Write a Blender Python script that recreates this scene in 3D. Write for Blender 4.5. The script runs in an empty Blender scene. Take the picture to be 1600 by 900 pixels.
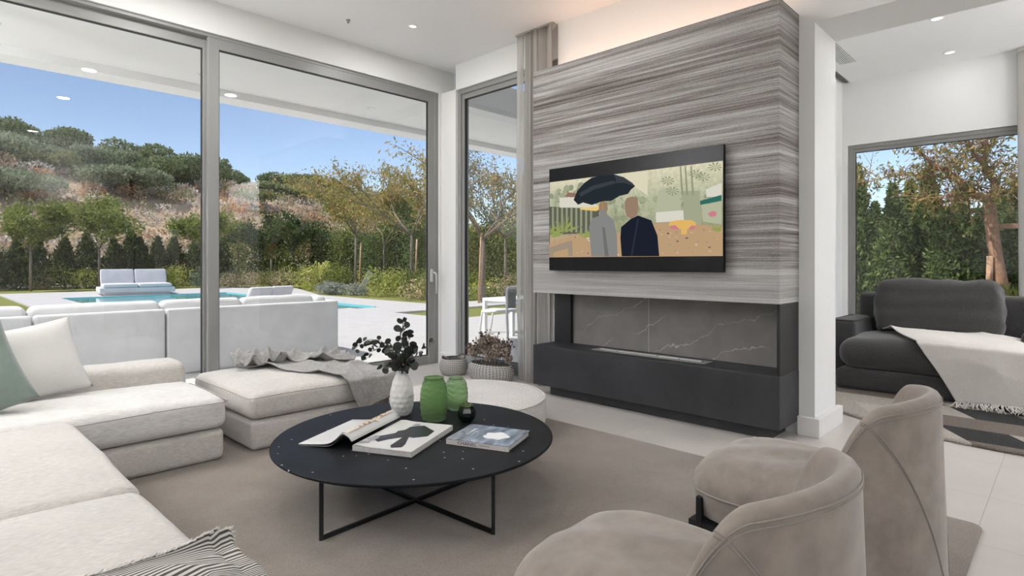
import bpy, bmesh, math, random
import numpy as np
from mathutils import Vector, Matrix
PI = math.pi
rnd = random.Random(7)
rng = np.random.default_rng(7)
scn = bpy.context.scene
COL = scn.collection

# ------------------------------------------------------------------ camera, sky, sun, exposure
cd = bpy.data.cameras.new('camera'); cam = bpy.data.objects.new('camera', cd); COL.objects.link(cam)
cd.sensor_width = 36; cd.lens = 36 * 908.5 / 1600; cd.shift_y = -0.025; cd.clip_end = 600; cd.clip_start = 0.02
CAMH = 1.15
fwd = Vector((.7183, .6957, 0)).normalized(); rgt = Vector((fwd.y, -fwd.x, 0)); up = Vector((0, 0, 1))
cam.matrix_world = Matrix(((rgt.x, up.x, -fwd.x, 0), (rgt.y, up.y, -fwd.y, 0), (rgt.z, up.z, -fwd.z, CAMH), (0, 0, 0, 1)))
scn.camera = cam
scn.view_settings.view_transform = 'Standard'; scn.view_settings.look = 'None'
scn.view_settings.exposure = 0.60; scn.view_settings.gamma = 1.0; scn.view_settings.use_curve_mapping = False
SUN_E, SKY_S, LAMP = 3.4, 0.143, 0.62
w = bpy.data.worlds.new('sky'); scn.world = w; w.use_nodes = True
nt = w.node_tree; bg = nt.nodes['Background']; sk = nt.nodes.new('ShaderNodeTexSky')
sk.sky_type = 'NISHITA'; sk.sun_disc = False; sk.sun_elevation = math.radians(48); sk.sun_rotation = math.radians(250)
sk.altitude = 100; sk.air_density = 0.8; sk.dust_density = 1.1; sk.ozone_density = 2.2
tn = nt.nodes.new('ShaderNodeMixRGB'); tn.blend_type = 'MULTIPLY'; tn.inputs[0].default_value = 1; tn.inputs[2].default_value = (1.06, .96, .90, 1)
nt.links.new(sk.outputs[0], tn.inputs[1]); nt.links.new(tn.outputs[0], bg.inputs[0]); bg.inputs[1].default_value = SKY_S
sl = bpy.data.lights.new('sun', 'SUN'); so = bpy.data.objects.new('sun', sl); COL.objects.link(so)
sl.energy = SUN_E; sl.angle = math.radians(0.8); sl.color = (1, .95, .87)
so.rotation_euler = Vector((-.42, .37, .83)).to_track_quat('Z', 'Y').to_euler()

# ------------------------------------------------------------------ materials
M = {}
def nmat(name, col=(.8, .8, .8), rough=.6, metal=0, spec=.5):
    m = bpy.data.materials.new(name); m.use_nodes = True
    b = m.node_tree.nodes['Principled BSDF']
    b.inputs['Base Color'].default_value = (*col, 1); b.inputs['Roughness'].default_value = rough
    b.inputs['Metallic'].default_value = metal; b.inputs['Specular IOR Level'].default_value = spec
    M[name] = m; return m, m.node_tree, b
def N(t, typ, **k):
    n = t.nodes.new('ShaderNode' + typ)
    for a, v in k.items(): setattr(n, a, v)
    return n
def coords(t, scale=(1, 1, 1), loc=(0, 0, 0), rot=(0, 0, 0)):
    tc = N(t, 'TexCoord'); mp = N(t, 'Mapping')
    mp.inputs['Scale'].default_value = scale; mp.inputs['Location'].default_value = loc; mp.inputs['Rotation'].default_value = rot
    t.links.new(tc.outputs['Object'], mp.inputs[0]); return mp.outputs[0]
def ramp(t, fac, stops):
    r = N(t, 'ValToRGB'); e = r.color_ramp.elements
    while len(e) < len(stops): e.new(.5)
    for i, (p, c) in enumerate(stops): e[i].position = p; e[i].color = (*c, 1)
    t.links.new(fac, r.inputs[0]); return r.outputs[0]
def noise(t, vec, scale=5, detail=4, rough=.5, dist=0):
    n = N(t, 'TexNoise'); n.inputs['Scale'].default_value = scale; n.inputs['Detail'].default_value = detail
    n.inputs['Roughness'].default_value = rough; n.inputs['Distortion'].default_value = dist
    t.links.new(vec, n.inputs['Vector']); return n.outputs[0]
def bump(t, b, h, dist=.002, strength=.5):
    n = N(t, 'Bump'); n.inputs['Distance'].default_value = dist; n.inputs['Strength'].default_value = strength
    t.links.new(h, n.inputs['Height']); t.links.new(n.outputs[0], b.inputs['Normal'])
def mixc(t, fac, a, b, mode='MIX'):
    n = N(t, 'MixRGB', blend_type=mode)
    for i, v in ((0, fac), (1, a), (2, b)):
        if hasattr(v, 'links'): t.links.new(v, n.inputs[i])
        elif isinstance(v, (int, float)): n.inputs[i].default_value = v
        else: n.inputs[i].default_value = (*v, 1)
    return n.outputs[0]
def mth(t, op, a, b=0.0, c=0.0):
    n = N(t, 'Math', operation=op)
    for i, v in enumerate((a, b, c)):
        if hasattr(v, 'links'): t.links.new(v, n.inputs[i])
        else: n.inputs[i].default_value = v
    return n.outputs[0]
def plain(name, col, rough=.6, metal=0, var=.06, sc=6, spec=.5):
    m, t, b = nmat(name, col, rough, metal, spec)
    f = noise(t, coords(t), sc, 5)
    lo = tuple(c * (1 - var) for c in col); hi = tuple(min(1, c * (1 + var)) for c in col)
    t.links.new(ramp(t, f, [(.3, lo), (.7, hi)]), b.inputs['Base Color']); return m, t, b
def fabric(name, col, var=.1, fine=260, dist=.0015, streak=(1, 1, 1), sheen=.2, blotch=.05):
    m, t, b = nmat(name, col, .95, 0, .15)
    f = noise(t, coords(t, streak), fine, 3, .6); g = noise(t, coords(t), 4, 3)
    lo = tuple(c * (1 - var) for c in col); hi = tuple(min(1, c * (1 + var)) for c in col)
    c1 = ramp(t, f, [(.32, lo), (.68, hi)])
    g2 = ramp(t, g, [(.3, (1 - blotch * 2,) * 3), (.7, (1, 1, 1))])
    t.links.new(mixc(t, 1.0, c1, g2, 'MULTIPLY'), b.inputs['Base Color'])
    b.inputs['Sheen Weight'].default_value = sheen; b.inputs['Sheen Roughness'].default_value = .5
    bump(t, b, f, dist, .6); return m, t, b

plain('plaster', (.80, .80, .79), .9, var=.012, sc=2)
plain('ceiling_paint', (.92, .92, .918), .95, var=.01, sc=2)
plain('skirting_paint', (.80, .785, .77), .5, var=.01)
plain('aluminium', (.27, .27, .262), .45, .1, var=.03, sc=3)
plain('rubber', (.02, .02, .02), .6)
plain('handle_metal', (.62, .62, .60), .3, .6, var=.02)
plain('white_plastic', (.82, .82, .82), .4, var=.02)
plain('slot_dark', (.12, .11, .105), .8)
plain('black_steel', (.012, .012, .013), .45, .3, var=.1)
plain('black_bezel', (.008, .008, .009), .25, spec=.12)
# floor tiles
m, t, b = nmat('floor_tile', (.62, .60, .57), .28)
tc = N(t, 'TexCoord'); sp = N(t, 'SeparateXYZ'); t.links.new(tc.outputs['Object'], sp.inputs[0])
def grout(o, off, s, wd):
    a = mth(t, 'DIVIDE', mth(t, 'SUBTRACT', o, off), s); fr = mth(t, 'FRACT', a)
    d = mth(t, 'MINIMUM', fr, mth(t, 'SUBTRACT', 1.0, fr)); return mth(t, 'LESS_THAN', d, wd / s / 2), mth(t, 'FLOOR', a)
gx, ix = grout(sp.outputs[0], 4.295 - 12.6, .63, .0035); gy, iy = grout(sp.outputs[1], .302 - 12.6, .63, .0035)
g = mth(t, 'MAXIMUM', gx, gy)
cell = mth(t, 'FRACT', mth(t, 'MULTIPLY', mth(t, 'SINE', mth(t, 'ADD', mth(t, 'MULTIPLY', ix, 12.9), mth(t, 'MULTIPLY', iy, 78.2))), 437.5))
f = noise(t, coords(t), 3, 6, .6)
tile = mixc(t, mth(t, 'MULTIPLY', cell, .25), ramp(t, f, [(.25, (.56, .52, .485)), (.75, (.64, .60, .565))]), (.60, .565, .53))
t.links.new(mixc(t, g, tile, (.40, .38, .36)), b.inputs['Base Color']); bump(t, b, mth(t, 'SUBTRACT', 1.0, g), .001, .5)
# deck tiles outside
m, t, b = nmat('deck_tile', (.74, .73, .71), .6)
tc = N(t, 'TexCoord'); sp = N(t, 'SeparateXYZ'); t.links.new(tc.outputs['Object'], sp.inputs[0])
gx, ix = grout(sp.outputs[0], -30, .63, .006); gy, iy = grout(sp.outputs[1], -30, .63, .006)
f = noise(t, coords(t), 2.5, 6, .6)
t.links.new(mixc(t, mth(t, 'MAXIMUM', gx, gy), ramp(t, f, [(.3, (.50, .485, .475)), (.7, (.56, .545, .535))]), (.5, .49, .47)), b.inputs['Base Color'])
# glass (thin pane)
m = bpy.data.materials.new('window_glass'); m.use_nodes = True; t = m.node_tree; M['window_glass'] = m
t.nodes.remove(t.nodes['Principled BSDF']); out = t.nodes['Material Output']
tr = N(t, 'BsdfTransparent'); tr.inputs[0].default_value = (.95, .965, .97, 1)
gl = N(t, 'BsdfGlossy'); gl.inputs['Roughness'].default_value = 0.0; gl.inputs[0].default_value = (1, 1, 1, 1)
ge = N(t, 'NewGeometry'); dp = N(t, 'VectorMath', operation='DOT_PRODUCT'); mx = N(t, 'MixShader')
t.links.new(ge.outputs['Incoming'], dp.inputs[0]); t.links.new(ge.outputs['Normal'], dp.inputs[1])
sch = mth(t, 'POWER', mth(t, 'SUBTRACT', 1.0, mth(t, 'ABSOLUTE', dp.outputs['Value'])), 5.0)
t.links.new(mth(t, 'MINIMUM', mth(t, 'ADD', .05, mth(t, 'MULTIPLY', sch, .9)), .95), mx.inputs[0]); t.links.new(tr.outputs[0], mx.inputs[1]); t.links.new(gl.outputs[0], mx.inputs[2])
t.links.new(mx.outputs[0], out.inputs[0])
# sheer fabric
def sheer(name, col, alpha):
    m = bpy.data.materials.new(name); m.use_nodes = True; t = m.node_tree; M[name] = m
    t.nodes.remove(t.nodes['Principled BSDF']); out = t.nodes['Material Output']
    d = N(t, 'BsdfDiffuse'); tl = N(t, 'BsdfTranslucent'); tr = N(t, 'BsdfTransparent'); a = N(t, 'MixShader'); c = N(t, 'MixShader')
    f = noise(t, coords(t, (1, 1, .25)), 400, 2)
    cc = ramp(t, f, [(.3, tuple(k * .88 for k in col)), (.7, col)])
    t.links.new(cc, d.inputs[0]); t.links.new(cc, tl.inputs[0])
    a.inputs[0].default_value = .45; t.links.new(d.outputs[0], a.inputs[1]); t.links.new(tl.outputs[0], a.inputs[2])
    c.inputs[0].default_value = alpha; t.links.new(tr.outputs[0], c.inputs[1]); t.links.new(a.outputs[0], c.inputs[2]); t.links.new(c.outputs[0], out.inputs[0])
sheer('curtain_fabric', (.70, .68, .65), .82); sheer('curtain_sheer', (.75, .73, .70), .55)
# grey veined wall cladding
m, t, b = nmat('grey_travertine', (.35, .33, .32), .8, 0, .15)
f1 = noise(t, coords(t, (.10, .10, 5.0)), 2.0, 4, .6, .1)
f2 = noise(t, coords(t, (.45, .45, 50.0)), 3.0, 9, .72, .0); f3 = noise(t, coords(t, (14, 14, 40)), 9, 5, .85); f4 = noise(t, coords(t, (.22, .22, 17.0)), 2.0, 5, .7, .05)
mixv = mth(t, 'ADD', mth(t, 'ADD', mth(t, 'MULTIPLY', f1, .26), mth(t, 'MULTIPLY', f4, .26)), mth(t, 'ADD', mth(t, 'MULTIPLY', f2, .26), mth(t, 'MULTIPLY', f3, .22)))
c = ramp(t, mixv, [(.41, (.055, .045, .040)), (.465, (.17, .15, .138)), (.51, (.31, .295, .285)), (.57, (.54, .53, .525))])
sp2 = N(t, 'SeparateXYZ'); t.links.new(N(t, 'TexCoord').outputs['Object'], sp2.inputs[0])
jl = None
for zz in (1.97, 2.49, 1.10):
    a = mth(t, 'LESS_THAN', mth(t, 'ABSOLUTE', mth(t, 'SUBTRACT', sp2.outputs[2], zz)), .0016); jl = a if jl is None else mth(t, 'MAXIMUM', jl, a)
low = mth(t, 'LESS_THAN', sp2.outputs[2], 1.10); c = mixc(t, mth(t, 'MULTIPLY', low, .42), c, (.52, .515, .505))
t.links.new(mixc(t, mth(t, 'MULTIPLY', jl, .6), c, (.5, .49, .48)), b.inputs['Base Color']); bump(t, b, f2, .004, .7)
# dark concrete bench
m, t, b = nmat('dark_microcement', (.05, .05, .053), .5, 0, .4)
f = noise(t, coords(t), 3, 7, .6, .6)
t.links.new(ramp(t, f, [(.3, (.013, .013, .0145)), (.7, (.032, .032, .035))]), b.inputs['Base Color'])
t.links.new(ramp(t, f, [(.3, (.4,) * 3), (.7, (.6,) * 3)]), b.inputs['Roughness'])
# fireplace stone slab with veins
m, t, b = nmat('vein_slab', (.25, .23, .21), .4)
tc = N(t, 'TexCoord'); mp = N(t, 'Mapping', vector_type='TEXTURE'); t.links.new(tc.outputs['Object'], mp.inputs[0]); mp.inputs['Rotation'].default_value = (.42, 0, 0); mp.inputs['Scale'].default_value = (1, 1.6, .42); v = mp.outputs[0]
sv = N(t, 'SeparateXYZ'); t.links.new(tc.outputs['Object'], sv.inputs[0])
ln = mth(t, 'ADD', mth(t, 'ADD', sv.outputs[2], mth(t, 'MULTIPLY', sv.outputs[1], .42)), mth(t, 'MULTIPLY', noise(t, coords(t), 3.0, 7, .6), .34))
vein = mth(t, 'ABSOLUTE', mth(t, 'SUBTRACT', mth(t, 'FRACT', mth(t, 'MULTIPLY', ln, 4.6)), .5)); vm = ramp(t, vein, [(0, (1, 1, 1)), (.022, (0, 0, 0))])
base = ramp(t, noise(t, coords(t), 5, 6), [(.3, (.15, .137, .125)), (.7, (.205, .19, .175))])
msk = ramp(t, noise(t, coords(t, loc=(3, 3, 3)), 2.5, 2), [(.42, (.0, .0, .0)), (.6, (.8, .8, .8))])
t.links.new(mixc(t, mixc(t, 1.0, vm, msk, 'MULTIPLY'), base, (.55, .52, .48)), b.inputs['Base Color'])
# fabrics
fabric('linen', (.60, .57, .53), .13, 150, .001, (.3, 1, 1))
fabric('linen_seat', (.72, .70, .67), .13, 150, .001, (.18, 1, 1))  # same linen as the sofa, made paler to imitate window light on the seat
fabric('linen_white', (.68, .665, .635), .05, 200, .001)
fabric('satin_green', (.20, .25, .22), .05, 30, .002, sheen=.5); M['satin_green'].node_tree.nodes['Principled BSDF'].inputs['Roughness'].default_value = .45
fabric('seam_thread', (.45, .42, .39), .05)
fabric('boucle', (.66, .63, .60), .28, 150, .004)
fabric('chair_velvet', (.285, .24, .207), .14, 14, .0006, sheen=.35, blotch=.1)
fabric('chair_piping', (.30, .265, .235), .06)
fabric('charcoal_linen', (.062, .061, .061), .45, 190, .002, sheen=.25)
fabric('charcoal_piping', (.015, .015, .016), .1)
fabric('cream_wool', (.72, .68, .64), .05, 90, .001)
fabric('grey_knit', (.34, .33, .318), .16, 60, .003, (1, 1, 1))
fabric('outdoor_white', (.66, .66, .665), .03, 200, .001)
m, t, b = nmat('rug_pile', (.42, .385, .35), 1, 0, .05)
f = noise(t, coords(t), 220, 3, .7); g = noise(t, coords(t), 2.2, 5, .6)
c = mixc(t, 1.0, ramp(t, f, [(.3, (.215, .18, .152)), (.7, (.345, .297, .26))]), ramp(t, g, [(.35, (.78, .77, .76)), (.65, (1, 1, 1))]), 'MULTIPLY')
t.links.new(c, b.inputs['Base Color']); bump(t, b, f, .006, .8); b.inputs['Sheen Weight'].default_value = .3
# striped throw
m, t, b = nmat('striped_wool', (.4, .4, .38), .95, 0, .1)
uv = N(t, 'UVMap'); sp = N(t, 'SeparateXYZ'); t.links.new(uv.outputs[0], sp.inputs[0])
s = mth(t, 'SINE', mth(t, 'MULTIPLY', sp.outputs[0], 2 * PI * 34))
c = ramp(t, mth(t, 'ADD', mth(t, 'MULTIPLY', s, .5), .5), [(.35, (.085, .08, .07)), (.6, (.60, .58, .54))])
t.links.new(c, b.inputs['Base Color']); bump(t, b, noise(t, uv.outputs[0], 300, 2), .003, .5)
# woven basket
m, t, b = nmat('woven_basket', (.3, .29, .27), .9, 0, .1)
uv = N(t, 'UVMap'); sp = N(t, 'SeparateXYZ'); t.links.new(uv.outputs[0], sp.inputs[0])
a = mth(t, 'SINE', mth(t, 'MULTIPLY', sp.outputs[0], 2 * PI * 42)); a2 = mth(t, 'SINE', mth(t, 'MULTIPLY', sp.outputs[1], 2 * PI * 10))
k = mth(t, 'MULTIPLY', mth(t, 'ADD', mth(t, 'MULTIPLY', a, a2), 1.0), .5); k2 = mth(t, 'ADD', mth(t, 'MULTIPLY', k, .45), mth(t, 'MULTIPLY', mth(t, 'ADD', a2, 1), .28))
t.links.new(ramp(t, k2, [(.28, (.03, .03, .03)), (.5, (.50, .48, .45))]), b.inputs['Base Color']); bump(t, b, k2, .004, .9)
# table marble
m, t, b = nmat('black_marble', (.018, .019, .021), .45, 0, .08)
vo = N(t, 'TexVoronoi'); vo.inputs['Scale'].default_value = 20; t.links.new(coords(t), vo.inputs[0])
nz = noise(t, coords(t), 60, 3); sel = mth(t, 'GREATER_THAN', N(t, 'TexWhiteNoise').outputs[0], .5)
dd = mth(t, 'ADD', vo.outputs['Distance'], mth(t, 'MULTIPLY', nz, .10)); sc = N(t, 'SeparateColor'); t.links.new(vo.outputs['Color'], sc.inputs[0])
spk = mth(t, 'MULTIPLY', mth(t, 'LESS_THAN', dd, .15), mth(t, 'GREATER_THAN', sc.outputs[0], .55))
t.links.new(mixc(t, spk, ramp(t, noise(t, coords(t), 5, 6), [(.3, (.008, .0085, .0095)), (.7, (.017, .018, .020))]), (.5, .5, .48)), b.inputs['Base Color'])
# ceramics and glassware
plain('white_ceramic', (.74, .72, .69), .75, var=.04, sc=30)
def cglass(name, col, rough):
    m = bpy.data.materials.new(name); m.use_nodes = True; t = m.node_tree; M[name] = m; b = t.nodes['Principled BSDF']
    b.inputs['Base Color'].default_value = (*col, 1); b.inputs['Roughness'].default_value = rough; b.inputs['Transmission Weight'].default_value = .8
    b.inputs['IOR'].default_value = 1.3; bump(t, b, noise(t, coords(t, (1, 1, 6)), 14, 2), .003, .5)
    b.inputs['Subsurface Weight'].default_value = .25; b.inputs['Subsurface Radius'].default_value = (.03, .05, .02)
cglass('green_glass', (.38, .58, .27), .28); cglass('pale_green_glass', (.58, .76, .48), .28)
plain('black_glass', (.008, .012, .010), .08, var=.1)
# leaves
def leaf(name, c1, c2, c3=None, tr=.3, rough=.6):
    m = bpy.data.materials.new(name); m.use_nodes = True; t = m.node_tree; M[name] = m; b = t.nodes['Principled BSDF']; out = t.nodes['Material Output']
    ge = N(t, 'NewGeometry'); st = [(0, c1), (.6, c2)] + ([(1, c3)] if c3 else [])
    c = ramp(t, ge.outputs['Random Per Island'], st); t.links.new(c, b.inputs['Base Color']); b.inputs['Roughness'].default_value = rough; b.inputs['Specular IOR Level'].default_value = .25
    tl = N(t, 'BsdfTranslucent'); t.links.new(c, tl.inputs[0]); mx = N(t, 'MixShader'); mx.inputs[0].default_value = tr
    t.links.new(b.outputs[0], mx.inputs[1]); t.links.new(tl.outputs[0], mx.inputs[2]); t.links.new(mx.outputs[0], out.inputs[0])
leaf('olive_leaf', (.15, .19, .10), (.27, .31, .18), (.38, .42, .27))
leaf('oak_leaf', (.10, .14, .055), (.19, .24, .10), (.30, .34, .17))
leaf('hedge_leaf', (.03, .05, .015), (.07, .105, .03), (.14, .18, .05))
leaf('cypress_leaf', (.08, .13, .04), (.20, .28, .09), (.34, .40, .16), .45)
leaf('garden_leaf', (.12, .17, .03), (.22, .26, .06), (.32, .34, .10), .4)
leaf('autumn_leaf', (.22, .24, .06), (.42, .34, .11), (.58, .36, .16), .4)
leaf('flower_shrub', (.28, .32, .10), (.60, .48, .28), (.80, .62, .45))
leaf('grey_shrub', (.25, .28, .24), (.36, .38, .32), (.45, .47, .42))
leaf('lime_shrub', (.22, .28, .05), (.42, .44, .10), (.56, .54, .18))
leaf('blue_shrub', (.07, .12, .08), (.13, .19, .12), (.20, .26, .17))
leaf('dry_scrub', (.30, .21, .13), (.50, .38, .26), (.66, .54, .42))
leaf('pale_scrub', (.45, .40, .33), (.65, .60, .53), (.8, .76, .70))
leaf('rust_scrub', (.42, .19, .08), (.58, .30, .13), (.66, .40, .20))
leaf('green_scrub', (.17, .19, .08), (.28, .30, .14), (.38, .37, .20))
leaf('eucalyptus_leaf', (.022, .03, .025), (.055, .065, .055), (.10, .08, .08), .12, .5)
leaf('dried_flower', (.22, .165, .135), (.42, .34, .28), (.62, .53, .46), .2)
leaf('dried_leaf', (.07, .04, .035), (.13, .09, .075), (.2, .15, .12), .1)
leaf('succulent_leaf', (.12, .2, .06), (.25, .32, .12), (.3, .4, .2), .2)
plain('bark_grey', (.20, .165, .13), .9, var=.25, sc=20); plain('bark_orange', (.42, .24, .155), .9, var=.2, sc=20); plain('timber_stake', (.48, .30, .19), .8, var=.15, sc=20)
m, t, b = nmat('lawn', (.2, .22, .06), 1, 0, .05)
f = noise(t, coords(t), 60, 4, .7); g2 = noise(t, coords(t), .8, 5)
t.links.new(mixc(t, 1.0, ramp(t, f, [(.3, (.15, .17, .045)), (.7, (.34, .34, .12))]), ramp(t, g2, [(.3, (.8, .85, .8)), (.7, (1, .97, .9))]), 'MULTIPLY'), b.inputs['Base Color']); bump(t, b, f, .02, .8)
m, t, b = nmat('hill_soil', (.3, .24, .17), 1, 0, .05)
f = noise(t, coords(t), .35, 8, .7)
t.links.new(ramp(t, f, [(.3, (.22, .19, .11)), (.5, (.40, .31, .21)), (.7, (.52, .42, .32))]), b.inputs['Base Color'])
m, t, b = nmat('pool_water', (.08, .30, .35), .06)
plain('pool_wall', (.16, .50, .54), .5, var=.05)
b.inputs['Base Color'].default_value = (.16, .50, .56, 1)
bump(t, b, noise(t, coords(t), 3, 3), .01, .3)
plain('book_cover_dark', (.03, .032, .035), .3); plain('book_pages', (.50, .48, .455), .8, var=.12, sc=90); plain('book_spine', (.62, .57, .54), .5, var=.03)
plain('print_black', (.012, .012, .014), .35); plain('print_grey', (.30, .30, .31), .4); plain('paper', (.62, .61, .59), .45, var=.02)
plain('print_brown', (.42, .25, .13), .4, var=.3, sc=60); plain('print_beige', (.72, .62, .52), .45, var=.1, sc=50); plain('print_white', (.8, .8, .79), .4, var=.06, sc=60)
m, t, b = nmat('cover_photo', (.3, .32, .35), .22)
t.links.new(ramp(t, noise(t, coords(t, (3, 1, 1)), 5, 3, .5, 1.5), [(.3, (.09, .11, .12)), (.55, (.24, .27, .31)), (.75, (.45, .49, .55))]), b.inputs['Base Color'])
# geometric round rug
m, t, b = nmat('diamond_rug', (.4, .37, .34), 1, 0, .05)
v = coords(t, rot=(0, 0, .5)); sp = N(t, 'SeparateXYZ'); t.links.new(v, sp.inputs[0])
p1 = mth(t, 'FLOOR', mth(t, 'ADD', mth(t, 'MULTIPLY', sp.outputs[0], 2.6), mth(t, 'MULTIPLY', sp.outputs[1], 1.5)))
p2 = mth(t, 'FLOOR', mth(t, 'SUBTRACT', mth(t, 'MULTIPLY', sp.outputs[0], 2.6), mth(t, 'MULTIPLY', sp.outputs[1], 1.5)))
hsh = mth(t, 'FRACT', mth(t, 'MULTIPLY', mth(t, 'SINE', mth(t, 'ADD', mth(t, 'MULTIPLY', p1, 12.98), mth(t, 'MULTIPLY', p2, 78.23))), 43758.5))
r = N(t, 'ValToRGB'); r.color_ramp.interpolation = 'CONSTANT'; e = r.color_ramp.elements
for i, (p, cc) in enumerate([(0, (.45, .41, .365)), (.38, (.52, .48, .43)), (.6, (.20, .17, .15)), (.82, (.055, .055, .055))]):
    if i > 1: e.new(p)
    e[i].position = p; e[i].color = (*cc, 1)
t.links.new(hsh, r.inputs[0]); f = noise(t, coords(t, (1, 4, 1)), 60, 3, .7)
t.links.new(mixc(t, 1.0, r.outputs[0], ramp(t, f, [(.3, (.6, .6, .6)), (.7, (1.15, 1.15, 1.15))]), 'MULTIPLY'), b.inputs['Base Color']); bump(t, b, f, .006, .8)
def emis(name, col, st):
    m = bpy.data.materials.new(name); m.use_nodes = True; t = m.node_tree; t.nodes.remove(t.nodes['Principled BSDF'])
    e = N(t, 'Emission'); e.inputs[0].default_value = (*col, 1); e.inputs[1].default_value = st; t.links.new(e.outputs[0], t.nodes['Material Output'].inputs[0]); M[name] = m; return m, t, e
emis('lamp_diffuser', (1, .97, .93), 1.3); emis('faint_diffuser', (1, .93, .90), .5); emis('warm_strip', (1, .55, .30), 1.5)
TV = dict(mist=(.47, .49, .34), tree=(.30, .33, .21), tree2=(.38, .40, .27), head=(.32, .22, .15), sand=(.52, .35, .20), sand2=(.62, .46, .30), sky=(.75, .70, .52), umb=(.02, .028, .035), umb2=(.045, .055, .062),
          grey=(.25, .25, .24), grey2=(.17, .17, .165), navy=(.012, .016, .028), navy2=(.03, .035, .05), wood=(.42, .25, .10), white=(.72, .70, .60), roof=(.30, .17, .12), dark=(.12, .12, .09),
          fern=(.30, .36, .10), orange=(.78, .48, .14), pink=(.62, .22, .26), teal=(.03, .16, .13), log=(.36, .29, .21), rock=(.30, .29, .26), glowy=(.85, .6, .2))
for k_, c_ in TV.items(): emis('screen_' + k_, c_, .62)
m, t, e = emis('screen_backdrop', (1, 1, 1), .62)
v = coords(t); sp = N(t, 'SeparateXYZ'); t.links.new(v, sp.inputs[0])
f = noise(t, v, 9, 6, .65); hz = mth(t, 'ADD', sp.outputs[2], mth(t, 'MULTIPLY', f, .10))
c = ramp(t, hz, [(.26, (.50, .34, .20)), (.32, (.56, .42, .27)), (.36, (.36, .36, .22)), (.58, (.52, .54, .38)), (.78, (.78, .73, .55))])
t.links.new(mixc(t, 1.0, c, ramp(t, noise(t, v, 30, 5, .7), [(.3, (.75, .77, .72)), (.7, (1.1, 1.1, 1.08))]), 'MULTIPLY'), e.inputs[0])

# ------------------------------------------------------------------ mesh helpers
def link(o, parent=None):
    COL.objects.link(o)
    if parent: o.parent = parent
    return o
def rawobj(name, V, Fc, mat, parent=None, smooth=True, loc=None, uvs=None, mats=None, fmi=None):
    me = bpy.data.meshes.new(name); V = np.asarray(V, dtype=np.float32)
    if isinstance(Fc, np.ndarray):
        n, k = Fc.shape; me.vertices.add(len(V)); me.vertices.foreach_set('co', V.ravel())
        me.loops.add(n * k); me.loops.foreach_set('vertex_index', Fc.astype(np.int32).ravel())
        me.polygons.add(n); me.polygons.foreach_set('loop_start', np.arange(0, n * k, k, dtype=np.int32)); me.update(calc_edges=True)
    else: me.from_pydata(V.tolist(), [], Fc); me.update()
    if uvs is not None:
        l = me.uv_layers.new(name='UVMap'); vi = np.zeros(len(me.loops), dtype=np.int32); me.loops.foreach_get('vertex_index', vi)
        l.data.foreach_set('uv', np.asarray(uvs, dtype=np.float32)[vi].ravel())
    for mm in (mats or [mat]): me.materials.append(M[mm])
    if fmi is not None: me.polygons.foreach_set('material_index', np.asarray(fmi, dtype=np.int32))
    if smooth: me.polygons.foreach_set('use_smooth', np.ones(len(me.polygons), dtype=bool))
    me.validate(); o = bpy.data.objects.new(name, me)
    if loc is not None: o.location = loc
    return link(o, parent)
def tag(o, label, cat, group=None, kind=None):
    if label: o['label'] = label
    if cat: o['category'] = cat
    if group: o['group'] = group
    if kind: o['kind'] = kind
    return o
def thing(name, label, cat, loc=(0, 0, 0), rz=0, group=None):
    o = bpy.data.objects.new(name, None); o.empty_display_size = .1; o.location = loc; o.rotation_euler = (0, 0, rz); link(o); return tag(o, label, cat, group)
def struct(o, label=None): o['kind'] = 'structure'; (label and o.__setitem__('label', label)); return o
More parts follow.
